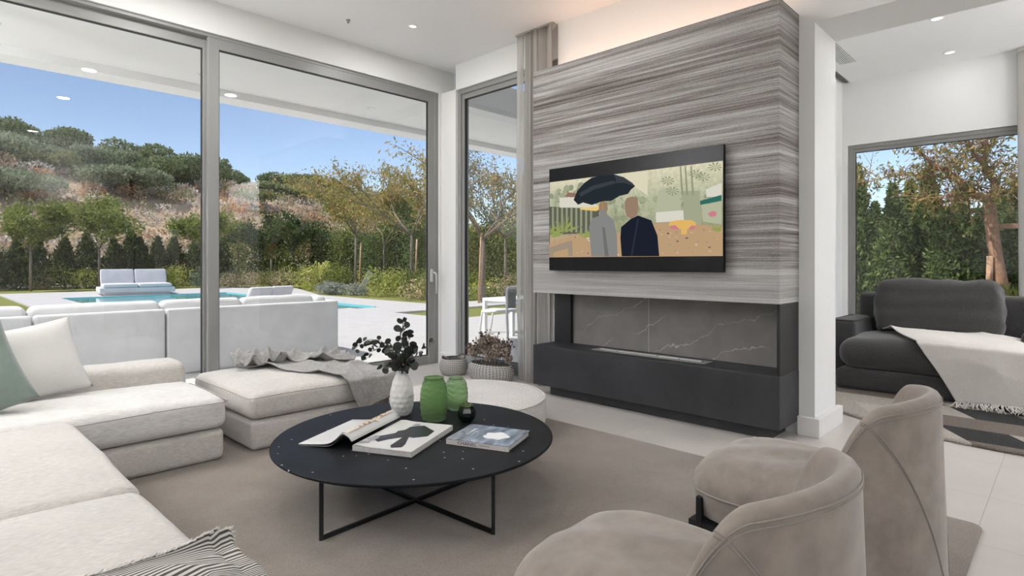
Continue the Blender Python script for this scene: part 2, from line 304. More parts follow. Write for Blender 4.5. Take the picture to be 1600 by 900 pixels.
class MB:
    def __init__(s): s.V = []; s.F = []; s.mi = []; s.m = 0
    def add(s, V, F):
        k = len(s.V); s.V += [tuple(v) for v in V]; s.F += [tuple(i + k for i in f) for f in F]; s.mi += [s.m] * len(F); return s
    def box(s, x0, y0, z0, x1, y1, z1):
        V = [(x, y, z) for z in (z0, z1) for y in (y0, y1) for x in (x0, x1)]
        return s.add(V, [(0, 2, 3, 1), (4, 5, 7, 6), (0, 1, 5, 4), (2, 6, 7, 3), (0, 4, 6, 2), (1, 3, 7, 5)])
    def tube(s, pts, rad, n=8, cap=True):
        pts = [Vector(p) for p in pts]; rad = rad if isinstance(rad, (list, tuple)) else [rad] * len(pts); V = []; F = []
        ref = None
        for i, p in enumerate(pts):
            d = (pts[min(i + 1, len(pts) - 1)] - pts[max(i - 1, 0)]).normalized()
            if ref is None: ref = d.orthogonal().normalized()
            ref = (ref - d * ref.dot(d)); ref = ref.normalized() if ref.length > 1e-5 else d.orthogonal().normalized(); b2 = d.cross(ref)
            for k in range(n): a = 2 * PI * k / n; V.append(p + (ref * math.cos(a) + b2 * math.sin(a)) * rad[i])
        for i in range(len(pts) - 1):
            for k in range(n): F.append((i * n + k, i * n + (k + 1) % n, (i + 1) * n + (k + 1) % n, (i + 1) * n + k))
        if cap: F.append(tuple(range(n))[::-1]); F.append(tuple(range((len(pts) - 1) * n, len(pts) * n)))
        return s.add(V, F)
    def prism(s, poly, z0, z1):
        n = len(poly); V = [(x, y, z0) for x, y in poly] + [(x, y, z1) for x, y in poly]
        return s.add(V, [tuple(range(n))[::-1], tuple(range(n, 2 * n))] + [(i, (i + 1) % n, n + (i + 1) % n, n + i) for i in range(n)])
    def lathe(s, prof, n=48, c=(0, 0, 0)):
        V = []; F = []
        for (r, z) in prof:
            for k in range(n): a = 2 * PI * k / n; V.append((c[0] + r * math.cos(a), c[1] + r * math.sin(a), c[2] + z))
        for i in range(len(prof) - 1):
            for k in range(n): F.append((i * n + k, i * n + (k + 1) % n, (i + 1) * n + (k + 1) % n, (i + 1) * n + k))
        return s.add(V, F)
    def build(s, name, mat, parent=None, smooth=False, bevel=0, loc=None, mats=None, seg=2, ang=None):
        o = rawobj(name, s.V, s.F, mat, parent, smooth, loc, mats=mats, fmi=s.mi if mats else None)
        if bevel: md = o.modifiers.new('bevel', 'BEVEL'); md.width = bevel; md.segments = seg; md.limit_method = 'ANGLE'; md.angle_limit = math.radians(40)
        return o
def box(name, mat, x0, y0, z0, x1, y1, z1, parent=None, bevel=0, seg=2): return MB().box(x0, y0, z0, x1, y1, z1).build(name, mat, parent, False, bevel, seg=seg)
def wob(P, s, a, seed=0):
    r = np.random.default_rng(seed); o = np.zeros(len(P))
    for i in range(5):
        k = r.normal(size=3) * s * (1 + .6 * i); o += np.sin(P @ k + r.uniform(0, 6.28)) / (1 + .7 * i)
    return o * a / 2.2
def rbox(hx, hy, hz, r, m=10, k=4, fn=None):
    h = np.array([hx, hy, hz]); ts = []
    for q in h:
        a = (1 - r / q); ed = a + (1 - a) * np.linspace(1, 0, k + 1)[:-1] if a > 0 else np.array([1.0])
        ts.append(np.concatenate([-ed, np.linspace(-a, a, m), ed[::-1]]))
    idx = {}; V = []; F = []
    for ax in range(3):
        u, v = [(1, 2), (2, 0), (0, 1)][ax]
        for sg in (-1, 1):
            gidx = {}
            for i, a in enumerate(ts[u]):
                for j, b in enumerate(ts[v]):
                    p = [0, 0, 0]; p[ax] = sg; p[u] = a; p[v] = b; key = tuple(round(x, 5) for x in p)
                    if key not in idx: idx[key] = len(V); V.append(p)
                    gidx[i, j] = idx[key]
            for i in range(len(ts[u]) - 1):
                for j in range(len(ts[v]) - 1):
                    q = (gidx[i, j], gidx[i + 1, j], gidx[i + 1, j + 1], gidx[i, j + 1]); F.append(q if sg > 0 else q[::-1])
    P = np.array(V) * h; inn = np.clip(P, -(h - r), h - r); d = P - inn; L = np.linalg.norm(d, axis=1, keepdims=True); P = inn + d / np.maximum(L, 1e-9) * r
    if fn: P = fn(P)
    return P, np.array(F)
def cushion(name, mat, cx, cy, z0, sx, sy, sz, r=.04, puff=.03, parent=None, seed=0, wr=.004, side=.015, m=14, rz=0):
    """soft block: footprint sx*sy centred, sitting on z0, crown puff"""
    hx, hy, hz = sx / 2, sy / 2, sz / 2
    def fn(P):
        u = np.clip(1 - (P[:, 0] / hx) ** 2, 0, 1); v = np.clip(1 - (P[:, 1] / hy) ** 2, 0, 1); w_ = np.clip(1 - (P[:, 2] / hz) ** 2, 0, 1)
        Q = P.copy(); Q[:, 2] += np.where(P[:, 2] > 0, puff * (u * v) ** .45, 0)
        Q[:, 0] += np.sign(P[:, 0]) * side * w_ * v ** .3 * (np.abs(P[:, 0]) > hx * .6); Q[:, 1] += np.sign(P[:, 1]) * side * w_ * u ** .3 * (np.abs(P[:, 1]) > hy * .6)
        Q[:, 2] += wob(P, 7, wr, seed) * (P[:, 2] > 0); Q[:, 1] += wob(P, 9, wr, seed + 5); Q[:, 0] += wob(P, 9, wr, seed + 9)
        return Q
    P, F = rbox(hx, hy, hz, r, m, 4, fn)
    c, s_ = math.cos(rz), math.sin(rz); P = np.stack([P[:, 0] * c - P[:, 1] * s_, P[:, 0] * s_ + P[:, 1] * c, P[:, 2]], 1)
    return rawobj(name, P + np.array([cx, cy, z0 + hz]), F, mat, parent)
def piping_loop(name, mat, x0, y0, x1, y1, z, rc, rad, parent, out=0, wv=0):
    pts = []
    for cx, cy, a0 in ((x1 - rc, y1 - rc, 0), (x0 + rc, y1 - rc, 90), (x0 + rc, y0 + rc, 180), (x1 - rc, y0 + rc, 270)):
        for k in range(5): a = math.radians(a0 + 22.5 * k); pts.append((cx + (rc + out) * math.cos(a), cy + (rc + out) * math.sin(a), z))
    pts.append(pts[0]); P2 = []
    for a, b in zip(pts[:-1], pts[1:]):
        n = max(1, int(math.dist(a, b) / .08))
        for k in range(n): f = k / n; P2.append((a[0] + (b[0] - a[0]) * f, a[1] + (b[1] - a[1]) * f, z + wv * math.sin(9 * (a[0] + (b[0] - a[0]) * f) + 7 * (a[1] + (b[1] - a[1]) * f))))
    P2.append(P2[0]); return MB().tube(P2, rad, 6, False).build(name, mat, parent, True)
def pillow(name, mat, w_, h_, d_, label, cat, mw, seed=0, group=None):
    n = 28; V = []; F = []; us = np.linspace(-1, 1, n)
    for s_ in (1, -1):
        for i, u in enumerate(us):
            for j, v in enumerate(us):
                pin = 1 - .07 * (1 - u * u) * v * v; pin2 = 1 - .07 * (1 - v * v) * u * u
                t_ = max(0, (1 - abs(u) ** 3.2)) ** .6 * max(0, (1 - abs(v) ** 3.2)) ** .6
                V.append((u * w_ / 2 * pin2, s_ * (d_ / 2 * t_ + .0), v * h_ / 2 * pin))
    V = np.array(V); V[:, 1] += wob(V, 8, .008, seed) * (np.abs(V[:, 1]) > .01)
    for s_ in range(2):
        for i in range(n - 1):
            for j in range(n - 1):
                a = s_ * n * n + i * n + j; q = (a, a + 1, a + n + 1, a + n); F.append(q if s_ else q[::-1])
    o = rawobj(name, V, np.array(F), mat); bm = bmesh.new(); bm.from_mesh(o.data); bmesh.ops.remove_doubles(bm, verts=bm.verts, dist=.0008); bm.to_mesh(o.data); bm.free()
    o.data.polygons.foreach_set('use_smooth', [True] * len(o.data.polygons)); o.matrix_world = mw
    return tag(o, label, cat, group)
def leaf_cloud(pts, size, aspect=.5, updir=None, jit=.35, nrm=None):
    """one rhombic leaf per point, random orientation"""
    n = len(pts); a = rng.normal(size=(n, 3))
    if updir is not None: a = a * .6 + np.asarray(updir)
    a /= np.linalg.norm(a, axis=1, keepdims=True); b = rng.normal(size=(n, 3)); b -= a * (a * b).sum(1, keepdims=True); b /= np.linalg.norm(b, axis=1, keepdims=True)
    s_ = size * (1 + jit * rng.uniform(-1, 1, (n, 1))); L = a * s_; W = b * s_ * aspect
    V = np.stack([pts, pts + L * .5 + W * .5, pts + L, pts + L * .5 - W * .5], 1).reshape(-1, 3); return V, np.arange(4 * n).reshape(-1, 4)
def blob_pts(blobs, n, shell=.35):
    B = np.array(blobs, dtype=float); vol = (B[:, 3] * B[:, 4] * B[:, 5]) ** .66; k = rng.choice(len(B), n, p=vol / vol.sum())
    d = rng.normal(size=(n, 3)); d /= np.linalg.norm(d, axis=1, keepdims=True); r = 1 - shell * rng.uniform(0, 1, (n, 1)) ** 1.5
    return B[k, :3] + d * r * B[k, 3:6]
def circ(n, r=1, cx=0, cy=0, a0=0): return [(cx + r * math.cos(a0 + 2 * PI * i / n), cy + r * math.sin(a0 + 2 * PI * i / n)) for i in range(n)]
def copy_tree(o, parent=None):
    c = o.copy(); COL.objects.link(c); c.parent = parent
    for ch in [x for x in o.children]: copy_tree(ch, c)
    return c
def uv_grid(nu, nv, fn):
    V = []; UV = []; F = []
    for i in range(nu):
        for j in range(nv): u, v = i / (nu - 1), j / (nv - 1); V.append(fn(u, v)); UV.append((u, v))
    for i in range(nu - 1):
        for j in range(nv - 1): a = i * nv + j; F.append((a, a + nv, a + nv + 1, a + 1))
    return np.array(V), np.array(F), UV
def solid(o, th, off=0): md = o.modifiers.new('thickness', 'SOLIDIFY'); md.thickness = th; md.offset = off; return o
# ------------------------------------------------------------------ the room
WA, XB, XF, XW, CH = 5.21, 4.22, 3.79, 4.15, 3.351
struct(box('floor', 'floor_tile', -2.5, -3, -.12, 8.98, 5.34, 0))
struct(box('ceiling', 'ceiling_paint', -2.5, -3, CH, 4.4, 5.45, CH + .25))
mb = MB(); mb.box(4.61, -3, 3.6, 8.9, 2.2, 3.8); mb.box(4.61, 2.2, 3.78, 8.9, 2.34, 3.8)
struct(mb.build('ceiling_annex', 'ceiling_paint'))
mb = MB(); mb.box(-2.5, WA, 3.08, 4.4, 5.45, CH); mb.box(4.193, WA, 0, 4.4, 5.45, 3.08); mb.box(XB, 4.961, 0, 4.4, 5.21, 3.08)
struct(mb.build('wall_window', 'plaster'))
struct(box('wall_right', 'plaster', XB, 3.43, 3.07, 4.4, 4.961, CH))
mb = MB(); mb.box(XW, 1.235, 0, 4.61, 3.43, 3.8); mb.box(XW, -2.2, 2.735, 4.61, 1.235, 3.8); mb.box(XW, -3, 0, 4.61, -2.2, 3.8)
struct(mb.build('wall_fireplace', 'plaster'))
mb = MB(); mb.box(8.9, 2.24, 0, 9.1, 2.34, 3.8); mb.box(8.9, -3, 2.742, 9.1, 2.24, 3.8); mb.box(8.9, -3, 0, 9.1, -1.2, 2.742)
struct(mb.build('wall_far', 'plaster'))
struct(box('wall_annex', 'plaster', 4.61, 2.3, 0, 9.1, 2.45, 3.8))
# rear and left walls, behind the camera, with a small rear window and openings added to admit daylight
mb = MB(); mb.box(-2.7, -3.2, 0, 3.05, -3, .1); mb.box(-2.7, -3.2, 2.9, 3.05, -3, 3.6); mb.box(-2.7, -3.2, .1, -2.0, -3, 2.9); mb.box(.2, -3.2, .1, 3.12, -3, 2.9)
mb.box(3.05, -3.2, 0, 4.15, -3, .62); mb.box(3.05, -3.2, 1.95, 4.15, -3, 3.6); mb.box(4.05, -3.2, .62, 4.15, -3, 1.95)
mb.box(4.15, -3.2, 0, 6.2, -3, 3.8); mb.box(6.2, -3.2, 2.8, 8.0, -3, 3.8); mb.box(8.0, -3.2, 0, 9.1, -3, 3.8)
struct(mb.build('wall_back', 'plaster'))
mb = MB(); mb.box(-2.7, -3, 2.95, -2.5, 5.45, CH); mb.box(-2.7, -3, 0, -2.5, 2.2, 2.95); mb.box(-2.7, 4.6, 0, -2.5, 5.45, 2.95)
struct(mb.build('wall_left', 'plaster'))
for nm, (x0, y0, x1, y1) in {'baseboard_pier': (4.112, 1.197, 4.15, 1.333), 'baseboard_reveal': (4.15, 1.197, 4.65, 1.235), 'baseboard_corner': (4.182, 4.92, 4.22, 5.21)}.items():
    struct(box(nm, 'skirting_paint', x0, y0, 0, x1, y1, .125, bevel=.003))

def window(name, ax, c, a0, a1, z0, z1, fw, dp, leafs, sgn=1, handle=None, bot=None, inner=.045):
    """frame in the plane ax=c from a0..a1; leafs = list of (l0, l1) glass spans"""
    root = thing(name, None, None, (0, 0, 0)); root['kind'] = 'structure'
    def bx(m, u0, d0, w0, u1, d1, w1): return m.box(u0, d0, w0, u1, d1, w1) if ax == 'y' else m.box(d0, u0, w0, d1, u1, w1)
    m = MB(); o = .05
    c0, c1 = (c, c + dp)
    bx(m, a0, c0, z0, a0 + o, c1, z1); bx(m, a1 - o, c0, z0, a1, c1, z1); bx(m, a0 + o, c0, z1 - o, a1 - o, c1, z1); bx(m, a0 + o, c0, z0, a1 - o, c1, z0 + .02)
    m.build('frame', 'aluminium', root, bevel=.004)
    for (l0, l1, off) in leafs:
        s = MB(); b = bot or .1; g0, g1, gz0, gz1 = l0 + fw, l1 - fw, z0 + b, z1 - o - fw
        d0, d1 = c0 + off, c0 + off + .05
        bx(s, l0, d0, z0 + .02, g0, d1, z1 - o + .002); bx(s, g1, d0, z0 + .02, l1, d1, z1 - o + .002); bx(s, g0, d0, z0 + .02, g1, d1, gz0); bx(s, g0, d0, gz1, g1, d1, z1 - o + .002)
        lf = s.build('sash', 'aluminium', root, bevel=.003)
        g = MB(); e = .006
        bx(g, g0, d0 + .012, gz0, g0 + e, d1 - .012, gz1); bx(g, g1 - e, d0 + .012, gz0, g1, d1 - .012, gz1); bx(g, g0, d0 + .012, gz0, g1, d1 - .012, gz0 + e); bx(g, g0, d0 + .012, gz1 - e, g1, d1 - .012, gz1)
        g.build('gasket', 'rubber', lf)
        q = MB(); gm = (d0 + d1) / 2; V = [(g0, gm, gz0), (g1, gm, gz0), (g1, gm, gz1), (g0, gm, gz1)]
        if ax == 'x': V = [(b_, a_, c_) for a_, b_, c_ in V]
        q.add(V, [(0, 1, 2, 3)]); q.build('pane', 'window_glass', lf)
    return root
win1 = window('window_1', 'y', 5.235, -2.4, 4.193, 0, 3.10, .088, .12, [(-1.2, 1.80, .062), (1.735, 4.145, .004)], bot=.102)
h = MB(); h.box(4.070, 5.205, .93, 4.098, 5.236, 1.075); h.build('handle_plate', 'handle_metal', win1, bevel=.004)
h = MB().tube([(4.084, 5.20, 1.03), (4.084, 5.165, 1.035), (4.100, 5.155, 1.02), (4.104, 5.155, .80)], [.012, .012, .012, .011], 10); h.build('handle', 'handle_metal', win1, True)
win2 = window('window_2', 'x', 4.25, 3.43, 4.961, 0, 3.07, .055, .12, [(3.46, 4.93, .02)], bot=.12)
win3 = window('window_3', 'x', 8.94, -1.2, 2.24, 0, 2.742, .045, .12, [(-.3, 2.20, .02)], bot=.10)
window('window_4', 'y', -3.12, 3.12, 4.05, .62, 1.95, .03, .08, [(3.15, 4.02, .0)], bot=.05)
sl_ = thing('window_blind', 'white slatted blind beside a white drape over the rear window', 'blind', (3.6, -2.97, .62))
for k in range(9): box('slat', 'white_plastic', .02, -.02, .04 + k * .062, .40, .015, .068 + k * .062, sl_)
box('drape', 'white_plastic', -.46, -.02, 0, -.12, .01, 1.31, sl_); box('head_rail', 'white_plastic', -.46, -.03, 1.31, .44, .02, 1.36, sl_)

# ------------------------------------------------------------------ fireplace
fp = thing('fireplace', 'fireplace with striated grey stone hood over a long black bench', 'fireplace', (XF, 1.333, 0))
def P_(m, name, mat, bevel=0, smooth=False): o = m.build(name, mat, None, smooth, bevel); o.parent = fp; o.matrix_parent_inverse = Matrix.Translation((-XF, -1.333, 0)); return o
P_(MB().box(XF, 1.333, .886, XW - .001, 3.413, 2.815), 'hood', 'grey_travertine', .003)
P_(MB().box(XF, 1.333, .088, XW - .001, 3.413, .43), 'bench', 'dark_microcement', .004)
P_(MB().box(3.875, 1.42, 0, XW - .001, 3.288, .088), 'plinth', 'dark_microcement', .002)
P_(MB().box(XW - .035, 1.36, .43, XW - .002, 3.225, .886), 'back_slab', 'vein_slab')
P_(MB().box(XW - .038, 2.455, .43, XW - .033, 2.458, .886), 'slab_joint', 'book_pages')
P_(MB().box(XW - .07, 3.225, .43, XW - .001, 3.415, .886), 'side_post', 'black_steel', .002)
P_(MB().box(XF + .012, 1.335, .43, XW - .001, 1.355, .886), 'side_panel', 'black_steel', .002)
b_ = P_(MB().box(3.90, 1.88, .43, 4.03, 2.87, .434), 'burner_tray', 'aluminium', .001)
m_ = MB()
for k in range(5): m_.box(3.945, 1.93 + k * .18, .434, 3.985, 1.93 + k * .18 + .165, .441)
P_(m_, 'burner_bar', 'handle_metal', .001); 
P_(MB().box(XF + .19, 1.40, 2.815, XF + .215, 3.36, 2.825), 'cove_strip', 'warm_strip')
for k in range(4):
    L = bpy.data.lights.new('cove_light', 'AREA'); L.shape = 'RECTANGLE'; L.size = .48; L.size_y = .04; L.energy = .75 * LAMP; L.color = (1, .60, .42)
    lo = bpy.data.objects.new('cove_light', L); lo.location = (XF + .20, 1.64 + .5 * k, 2.84); lo.rotation_euler = (PI, 0, PI / 2); link(lo)

# ------------------------------------------------------------------ television (generic garden still on the screen)
tv = thing('television', 'wide black flat television showing a garden film still, mounted on the grey fireplace hood', 'television', (3.73, 1.666, 1.083))
TW, TH = 1.512, .85
box('casing', 'black_bezel', .0, 0, 0, .03, TW, TH, tv, .003)
box('wall_bracket', 'black_steel', .03, .5, .25, .0595, 1.0, .6, tv)
def flat(name, rects, parent, fmap, matlist):
    V = []; F = []; mi = []; names = []
    for k, (mn, poly) in enumerate(rects):
        if mn not in names: names.append(mn)
        i0 = len(V); V += [fmap(x, y, k) for x, y in poly]; F.append(tuple(range(i0, i0 + len(poly)))); mi.append(names.index(mn))
    return rawobj(name, V, F, None, parent, False, mats=[matlist(n) for n in names], fmi=mi)
z0p, z1p = 1.192 - 1.083, 1.822 - 1.083
AR = (TW - .012) / (z1p - z0p)   # picture coordinates: x 0..AR to the right, y 0..1 up
def fm(x, y, k): return (-.0006 - .00004 * k, TW - .006 - x * (z1p - z0p), z0p + y * (z1p - z0p))
V = [fm(0, 0, 0), fm(AR, 0, 0), fm(AR, 1, 0), fm(0, 1, 0)]; rawobj('screen', V, [(0, 1, 2, 3)], 'screen_backdrop', tv, False)
def el(cx, cy, rx, ry, n=20, a0=0, a1=2 * PI): return [(cx + rx * math.cos(a0 + (a1 - a0) * i / (n - 1 if a1 - a0 < 6.2 else n)), cy + ry * math.sin(a0 + (a1 - a0) * i / (n - 1 if a1 - a0 < 6.2 else n))) for i in range(n)]
def px(pl): return [((x - 35) / 1222 * AR, 1 - (y - (248 - (x - 35) * .1333)) / ((780 - .0115 * (x - 35)) - (248 - (x - 35) * .1333))) for x, y in pl]
px0 = px
def px(pl): return [(min(max(a, 0), AR), min(max(b, 0), 1)) for a, b in px0(pl)]
A = []
r2 = random.Random(3)
for k in range(170):
    x = r2.uniform(0, AR); y = r2.uniform(.62, .92) if x < AR * .3 else r2.uniform(.40, .68); A.append((r2.choice(['tree2', 'tree2', 'mist', 'tree']), el(x, y, r2.uniform(.015, .06), r2.uniform(.02, .05), 7, r2.uniform(0, 1), 7.3)))
A = [(n, [(min(max(x, 0), AR), min(max(y, 0), 1)) for x, y in p]) for n, p in A]
A += [('sky', px([(640, 175), (800, 155), (800, 330), (700, 260), (650, 220)])), ('mist', px([(850, 500), (870, 300), (930, 270), (1000, 330), (1030, 520)])),
      ('dark', px([(37, 420), (450, 430), (450, 600), (37, 620)]))]
for k in range(9): A.append(('tree', px([(60 + 40 * k, 425), (78 + 40 * k, 425), (78 + 40 * k, 600), (60 + 40 * k, 600)])))
A += [('roof', px([(170, 345), (200, 315), (300, 320), (300, 350)])), ('white', px([(125, 355), (300, 345), (440, 400), (440, 420), (130, 425)])), ('glowy', px([(300, 425), (440, 412), (450, 392), (455, 430), (430, 445), (300, 436)]))]
A += [('sand', px([(37, 690), (240, 620), (600, 600), (860, 530), (1035, 525), (1257, 560), (1257, 765), (37, 778)]))]
for k in range(110):
    x = r2.uniform(250, 1250); y = r2.uniform(560, 760); s_ = r2.uniform(4, 13); A.append((r2.choice(['rock', 'white', 'sand2', 'dark', 'sand2', 'log']), px([(x - s_, y), (x, y - s_ * .7), (x + s_, y), (x, y + s_ * .5)])))
for x0, y0, L_, s_ in ((70, 640, 130, 1), (60, 620, 110, 2), (170, 600, 150, 3), (340, 640, 80, 4), (1230, 590, 50, 5)):
    q = random.Random(s_)
    for k in range(12):
        a = q.uniform(.3, 2.8); ln = L_ * q.uniform(.6, 1); ex, ey = x0 + ln * math.cos(a), y0 - ln * math.sin(a); ex = min(max(ex, 38), 1254); A.append(('fern', px([(x0 - 5, y0), ((x0 + ex) / 2, (y0 + ey) / 2 - 12), (ex, ey), ((x0 + ex) / 2 + 8, (y0 + ey) / 2 + 8)])))
A += [('log', px([(45, 710), (200, 665), (240, 660), (245, 770), (205, 770), (205, 715), (80, 745), (80, 776), (45, 776)])), ('white', px([(858, 452), (1032, 438), (1036, 515), (860, 525)])),
      ('tree2', px([(1030, 300), (1130, 300), (1140, 540), (1040, 545)])), ('white', px([(1165, 290), (1255, 245), (1255, 340), (1170, 345)])), ('teal', px([(1132, 372), (1255, 330), (1255, 372), (1134, 400)])),
      ('mist', px([(1140, 400), (1255, 380), (1255, 540), (1150, 520)])), ('pink', px([(1175, 465), (1200, 445), (1225, 450), (1225, 480), (1195, 488)]))]
for x_ in (1010, 1040, 1075): A.append(('tree', px([(x_, 120), (x_ + 9, 120), (x_ + 22, 330), (x_ + 10, 330)])))
for cx_, cy_ in ((935, 225), (965, 300), (1110, 180), (1220, 130), (1150, 200)):
    for k in range(9): a = k * .7; A.append(('tree', px([(cx_, cy_), (cx_ + 40 * math.cos(a), cy_ + 30 * math.sin(a)), (min(cx_ + 44 * math.cos(a + .3), 1254), cy_ + 34 * math.sin(a + .3))])))
A += [('orange', px([(942, 545), (950, 520), (1000, 508), (1080, 508), (1108, 525), (1105, 560), (1060, 575), (960, 568)])), ('pink', px([(945, 550), (985, 545), (1010, 575), (960, 572)])), ('pink', px([(1060, 575), (1085, 545), (1108, 552), (1100, 572)])), ('orange', px([(1020, 560), (1040, 548), (1055, 570), (1055, 610), (1020, 612)]))]
# large garden parasol over two shrouded statues
A += [('head', px([(455, 395), (485, 372), (520, 385), (522, 430), (505, 480), (470, 478), (455, 440)])), ('head', px([(645, 385), (660, 350), (700, 338), (735, 350), (742, 400), (735, 470), (695, 500), (660, 480), (648, 430)]))]
A += [('wood', px([(472, 295), (482, 295), (500, 640), (490, 640)])),
      ('grey', px([(440, 770), (395, 770), (385, 640), (378, 560), (400, 500), (455, 480), (470, 440), (500, 430), (520, 470), (566, 510), (590, 620), (595, 772)])), ('grey2', px([(480, 560), (500, 560), (530, 770), (500, 770)])),
      ('navy', px([(625, 770), (615, 640), (620, 560), (690, 500), (740, 475), (830, 510), (870, 620), (882, 768)])), ('navy2', px([(735, 500), (745, 500), (700, 768), (690, 768)])),
      ('umb', px([(253, 368), (285, 300), (340, 245), (400, 205), (480, 185), (570, 180), (640, 200), (700, 240), (720, 264), (690, 290), (670, 320), (610, 335), (550, 370), (480, 375), (400, 402), (330, 385), (290, 402)])),
      ('umb2', px([(570, 180), (640, 200), (700, 240), (720, 264), (640, 240), (590, 242)])), ('umb2', px([(300, 320), (400, 265), (560, 225), (600, 238), (420, 290), (310, 345)]))]
flat('screen_picture', A, tv, fm, lambda n: 'screen_' + n)

# ------------------------------------------------------------------ ceiling fittings
def downlight(x, y, z, label, group, energy, r=.035, name='downlight', light=True):
    t_ = thing(name, label, 'ceiling light', (x, y, z), 0, group)
    MB().lathe([(r + .012, 0), (r + .012, -.004), (r, -.006), (r - .002, 0)], 24).build('trim_ring', 'white_plastic', t_, True)
    MB().add([(px_, py_, -.001) for px_, py_ in circ(24, r)], [tuple(range(24))[::-1]]).build('diffuser', 'lamp_diffuser' if light else 'faint_diffuser', t_)
    if light:
        L = bpy.data.lights.new('lamp', 'AREA'); L.shape = 'DISK'; L.size = .14; L.energy = energy * LAMP; L.color = (1, .985, .97); lo = bpy.data.objects.new('lamp', L); lo.location = (0, 0, -.02); link(lo, t_)
    return t_
downlight(3.249, 4.434, CH, 'round white downlight in the main ceiling near the window corner', 'ceiling downlights', 12)
for x in (-1.6, -.1, 1.4, 2.9):  # grid of unseen downlights added to brighten the room
    for y in (-1.8, 1.0, 2.6, 4.3):
        if not (x == 2.9 and y != 2.6): downlight(x, y, CH, 'round white downlight in the main ceiling above the seating', 'main ceiling downlights', {-1.8: 2.5, 1.0: 3, 2.6: 9 if x > 2 else 4, 4.3: 24 if x > 1 else 10}[y])
def uplighter(x, y, rz, e, label):  # unseen lamps added as fill to brighten the ceilings
    t_ = thing('added_uplighter', label, 'wall lamp', (x, y, 2.25), rz, 'wall uplighters on the rear walls')
    MB().lathe([(.10, .0), (.13, .09), (.124, .09), (.095, .008), (0, .008)], 32, (0, .16, 0)).build('bowl', 'white_plastic', t_, True); box('wall_arm', 'white_plastic', -.03, .002, -.03, .03, .10, .03, t_)
    L = bpy.data.lights.new('lamp', 'AREA'); L.shape = 'DISK'; L.size = .2; L.energy = e * LAMP; L.color = (1, .99, 1.0); lo = bpy.data.objects.new('lamp', L); lo.location = (0, .16, .095); lo.rotation_euler = (PI, 0, 0); link(lo, t_)
for x in (-1.5, .3, 2.0): uplighter(x, -3, 0, 24, 'white bowl uplighter on the rear wall')
for y in (-2.6, 4.9): uplighter(-2.5, y, -PI / 2, 20 if y < 0 else 330, 'white bowl uplighter on the left wall')
for x in (5.6, 7.6): uplighter(x, -3, 0, 130, 'white bowl uplighter on the rear wall of the side room')
for (x, y, s_) in ((2.755, 4.738, 'grey'), (3.743, 4.766, 'white')):
    o = MB().lathe([(0, 0), (.018, 0), (.018, -.006), (.010, -.012), (.010, -.03), (.0, -.032)], 16).build('ceiling_sensor', 'aluminium' if s_ == 'grey' else 'white_plastic', None, True, loc=(x, y, CH))
    tag(o, 'small %s sensor knob on the ceiling %s' % (('dark grey', 'left of the downlight') if s_ == 'grey' else ('white', 'nearest the window corner')), 'sensor')
downlight(7.167, .997, 3.6, 'nearer of the two round ceiling lights in the side room', None, 3, .05); downlight(8.429, 1.051, 3.6, 'farther round ceiling light in the side room, near the window wall', None, 1.5, .05)
downlight(6.0, -1.2, 3.6, 'round ceiling light in the side room above the opening', 'side room downlights', 2); downlight(5.4, 1.0, 3.6, 'round ceiling light in the side room above the opening', 'side room downlights', 2)  # side room downlights added out of view for more light
g_ = thing('air_vent', 'slatted white linear air grille in the side room ceiling', 'vent', (7.0, 1.92, 3.6))
box('vent_frame', 'slot_dark', 0, 0, -.003, 1.0, .17, .0, g_)
for k in range(8): box('slat', 'white_plastic', 0, .004 + k * .021, -.007, 1.0, .016 + k * .021, -.003, g_)
tag(box('slot_diffuser', 'slot_dark', 6.6, 2.213, 3.592, 8.85, 2.245, 3.60), 'narrow dark slot diffuser along the side room ceiling edge', 'vent')

# ------------------------------------------------------------------ curtains
def curtain(name, x, y0, y1, z0, z1, waves, amp, mat, label, group=None, ax='y', top=1.0, seed=0):
    def f(u, v):
        k = waves * 2 * PI * u; a = amp * (.55 + .45 * math.sin(3.1 * u + seed)) * (top + (1 - top) * (1 - v)) * (1 + .25 * math.sin(2.3 * k + seed))
        s = y0 + (y1 - y0) * u + .012 * math.sin(k * .7 + v * 2)
        return (x + a * math.sin(k + .5 * math.sin(v * 3)) + .01 * math.sin(v * 5 + u * 9), s, z0 + (z1 - z0) * v)
    V, F, UV = uv_grid(int(waves * 18) + 2, 30, f); o = rawobj(name, V, F, mat); solid(o, .0015); return tag(o, label, 'curtain', group)
cr = thing('sheer_curtain', 'floor length greige sheer curtain hanging beside the fireplace hood', 'curtain', (0, 0, 0))
a = curtain('drape', 4.085, 3.43, 3.80, .01, 3.335, 6.5, .035, 'curtain_fabric', None, top=.5)
b = curtain('thin_edge', 4.10, 3.80, 3.90, .01, 3.335, 1.3, .02, 'curtain_sheer', None, top=.5, seed=2)
for o in (a, b):
    o.parent = cr; del o['category']
box('heading_tape', 'curtain_fabric', 4.07, 3.43, 3.335, 4.11, 3.90, 3.35, cr)
cr = thing('side_room_curtain', 'light grey curtain at the right end of the side room window', 'curtain', (0, 0, 0))
a = curtain('drape', 8.78, -1.0, .47, .01, 3.55, 14, .035, 'curtain_fabric', None, seed=1); a.parent = cr; del a['category']
box('heading_tape', 'curtain_fabric', 8.76, -1.0, 3.55, 8.80, .47, 3.59, cr)
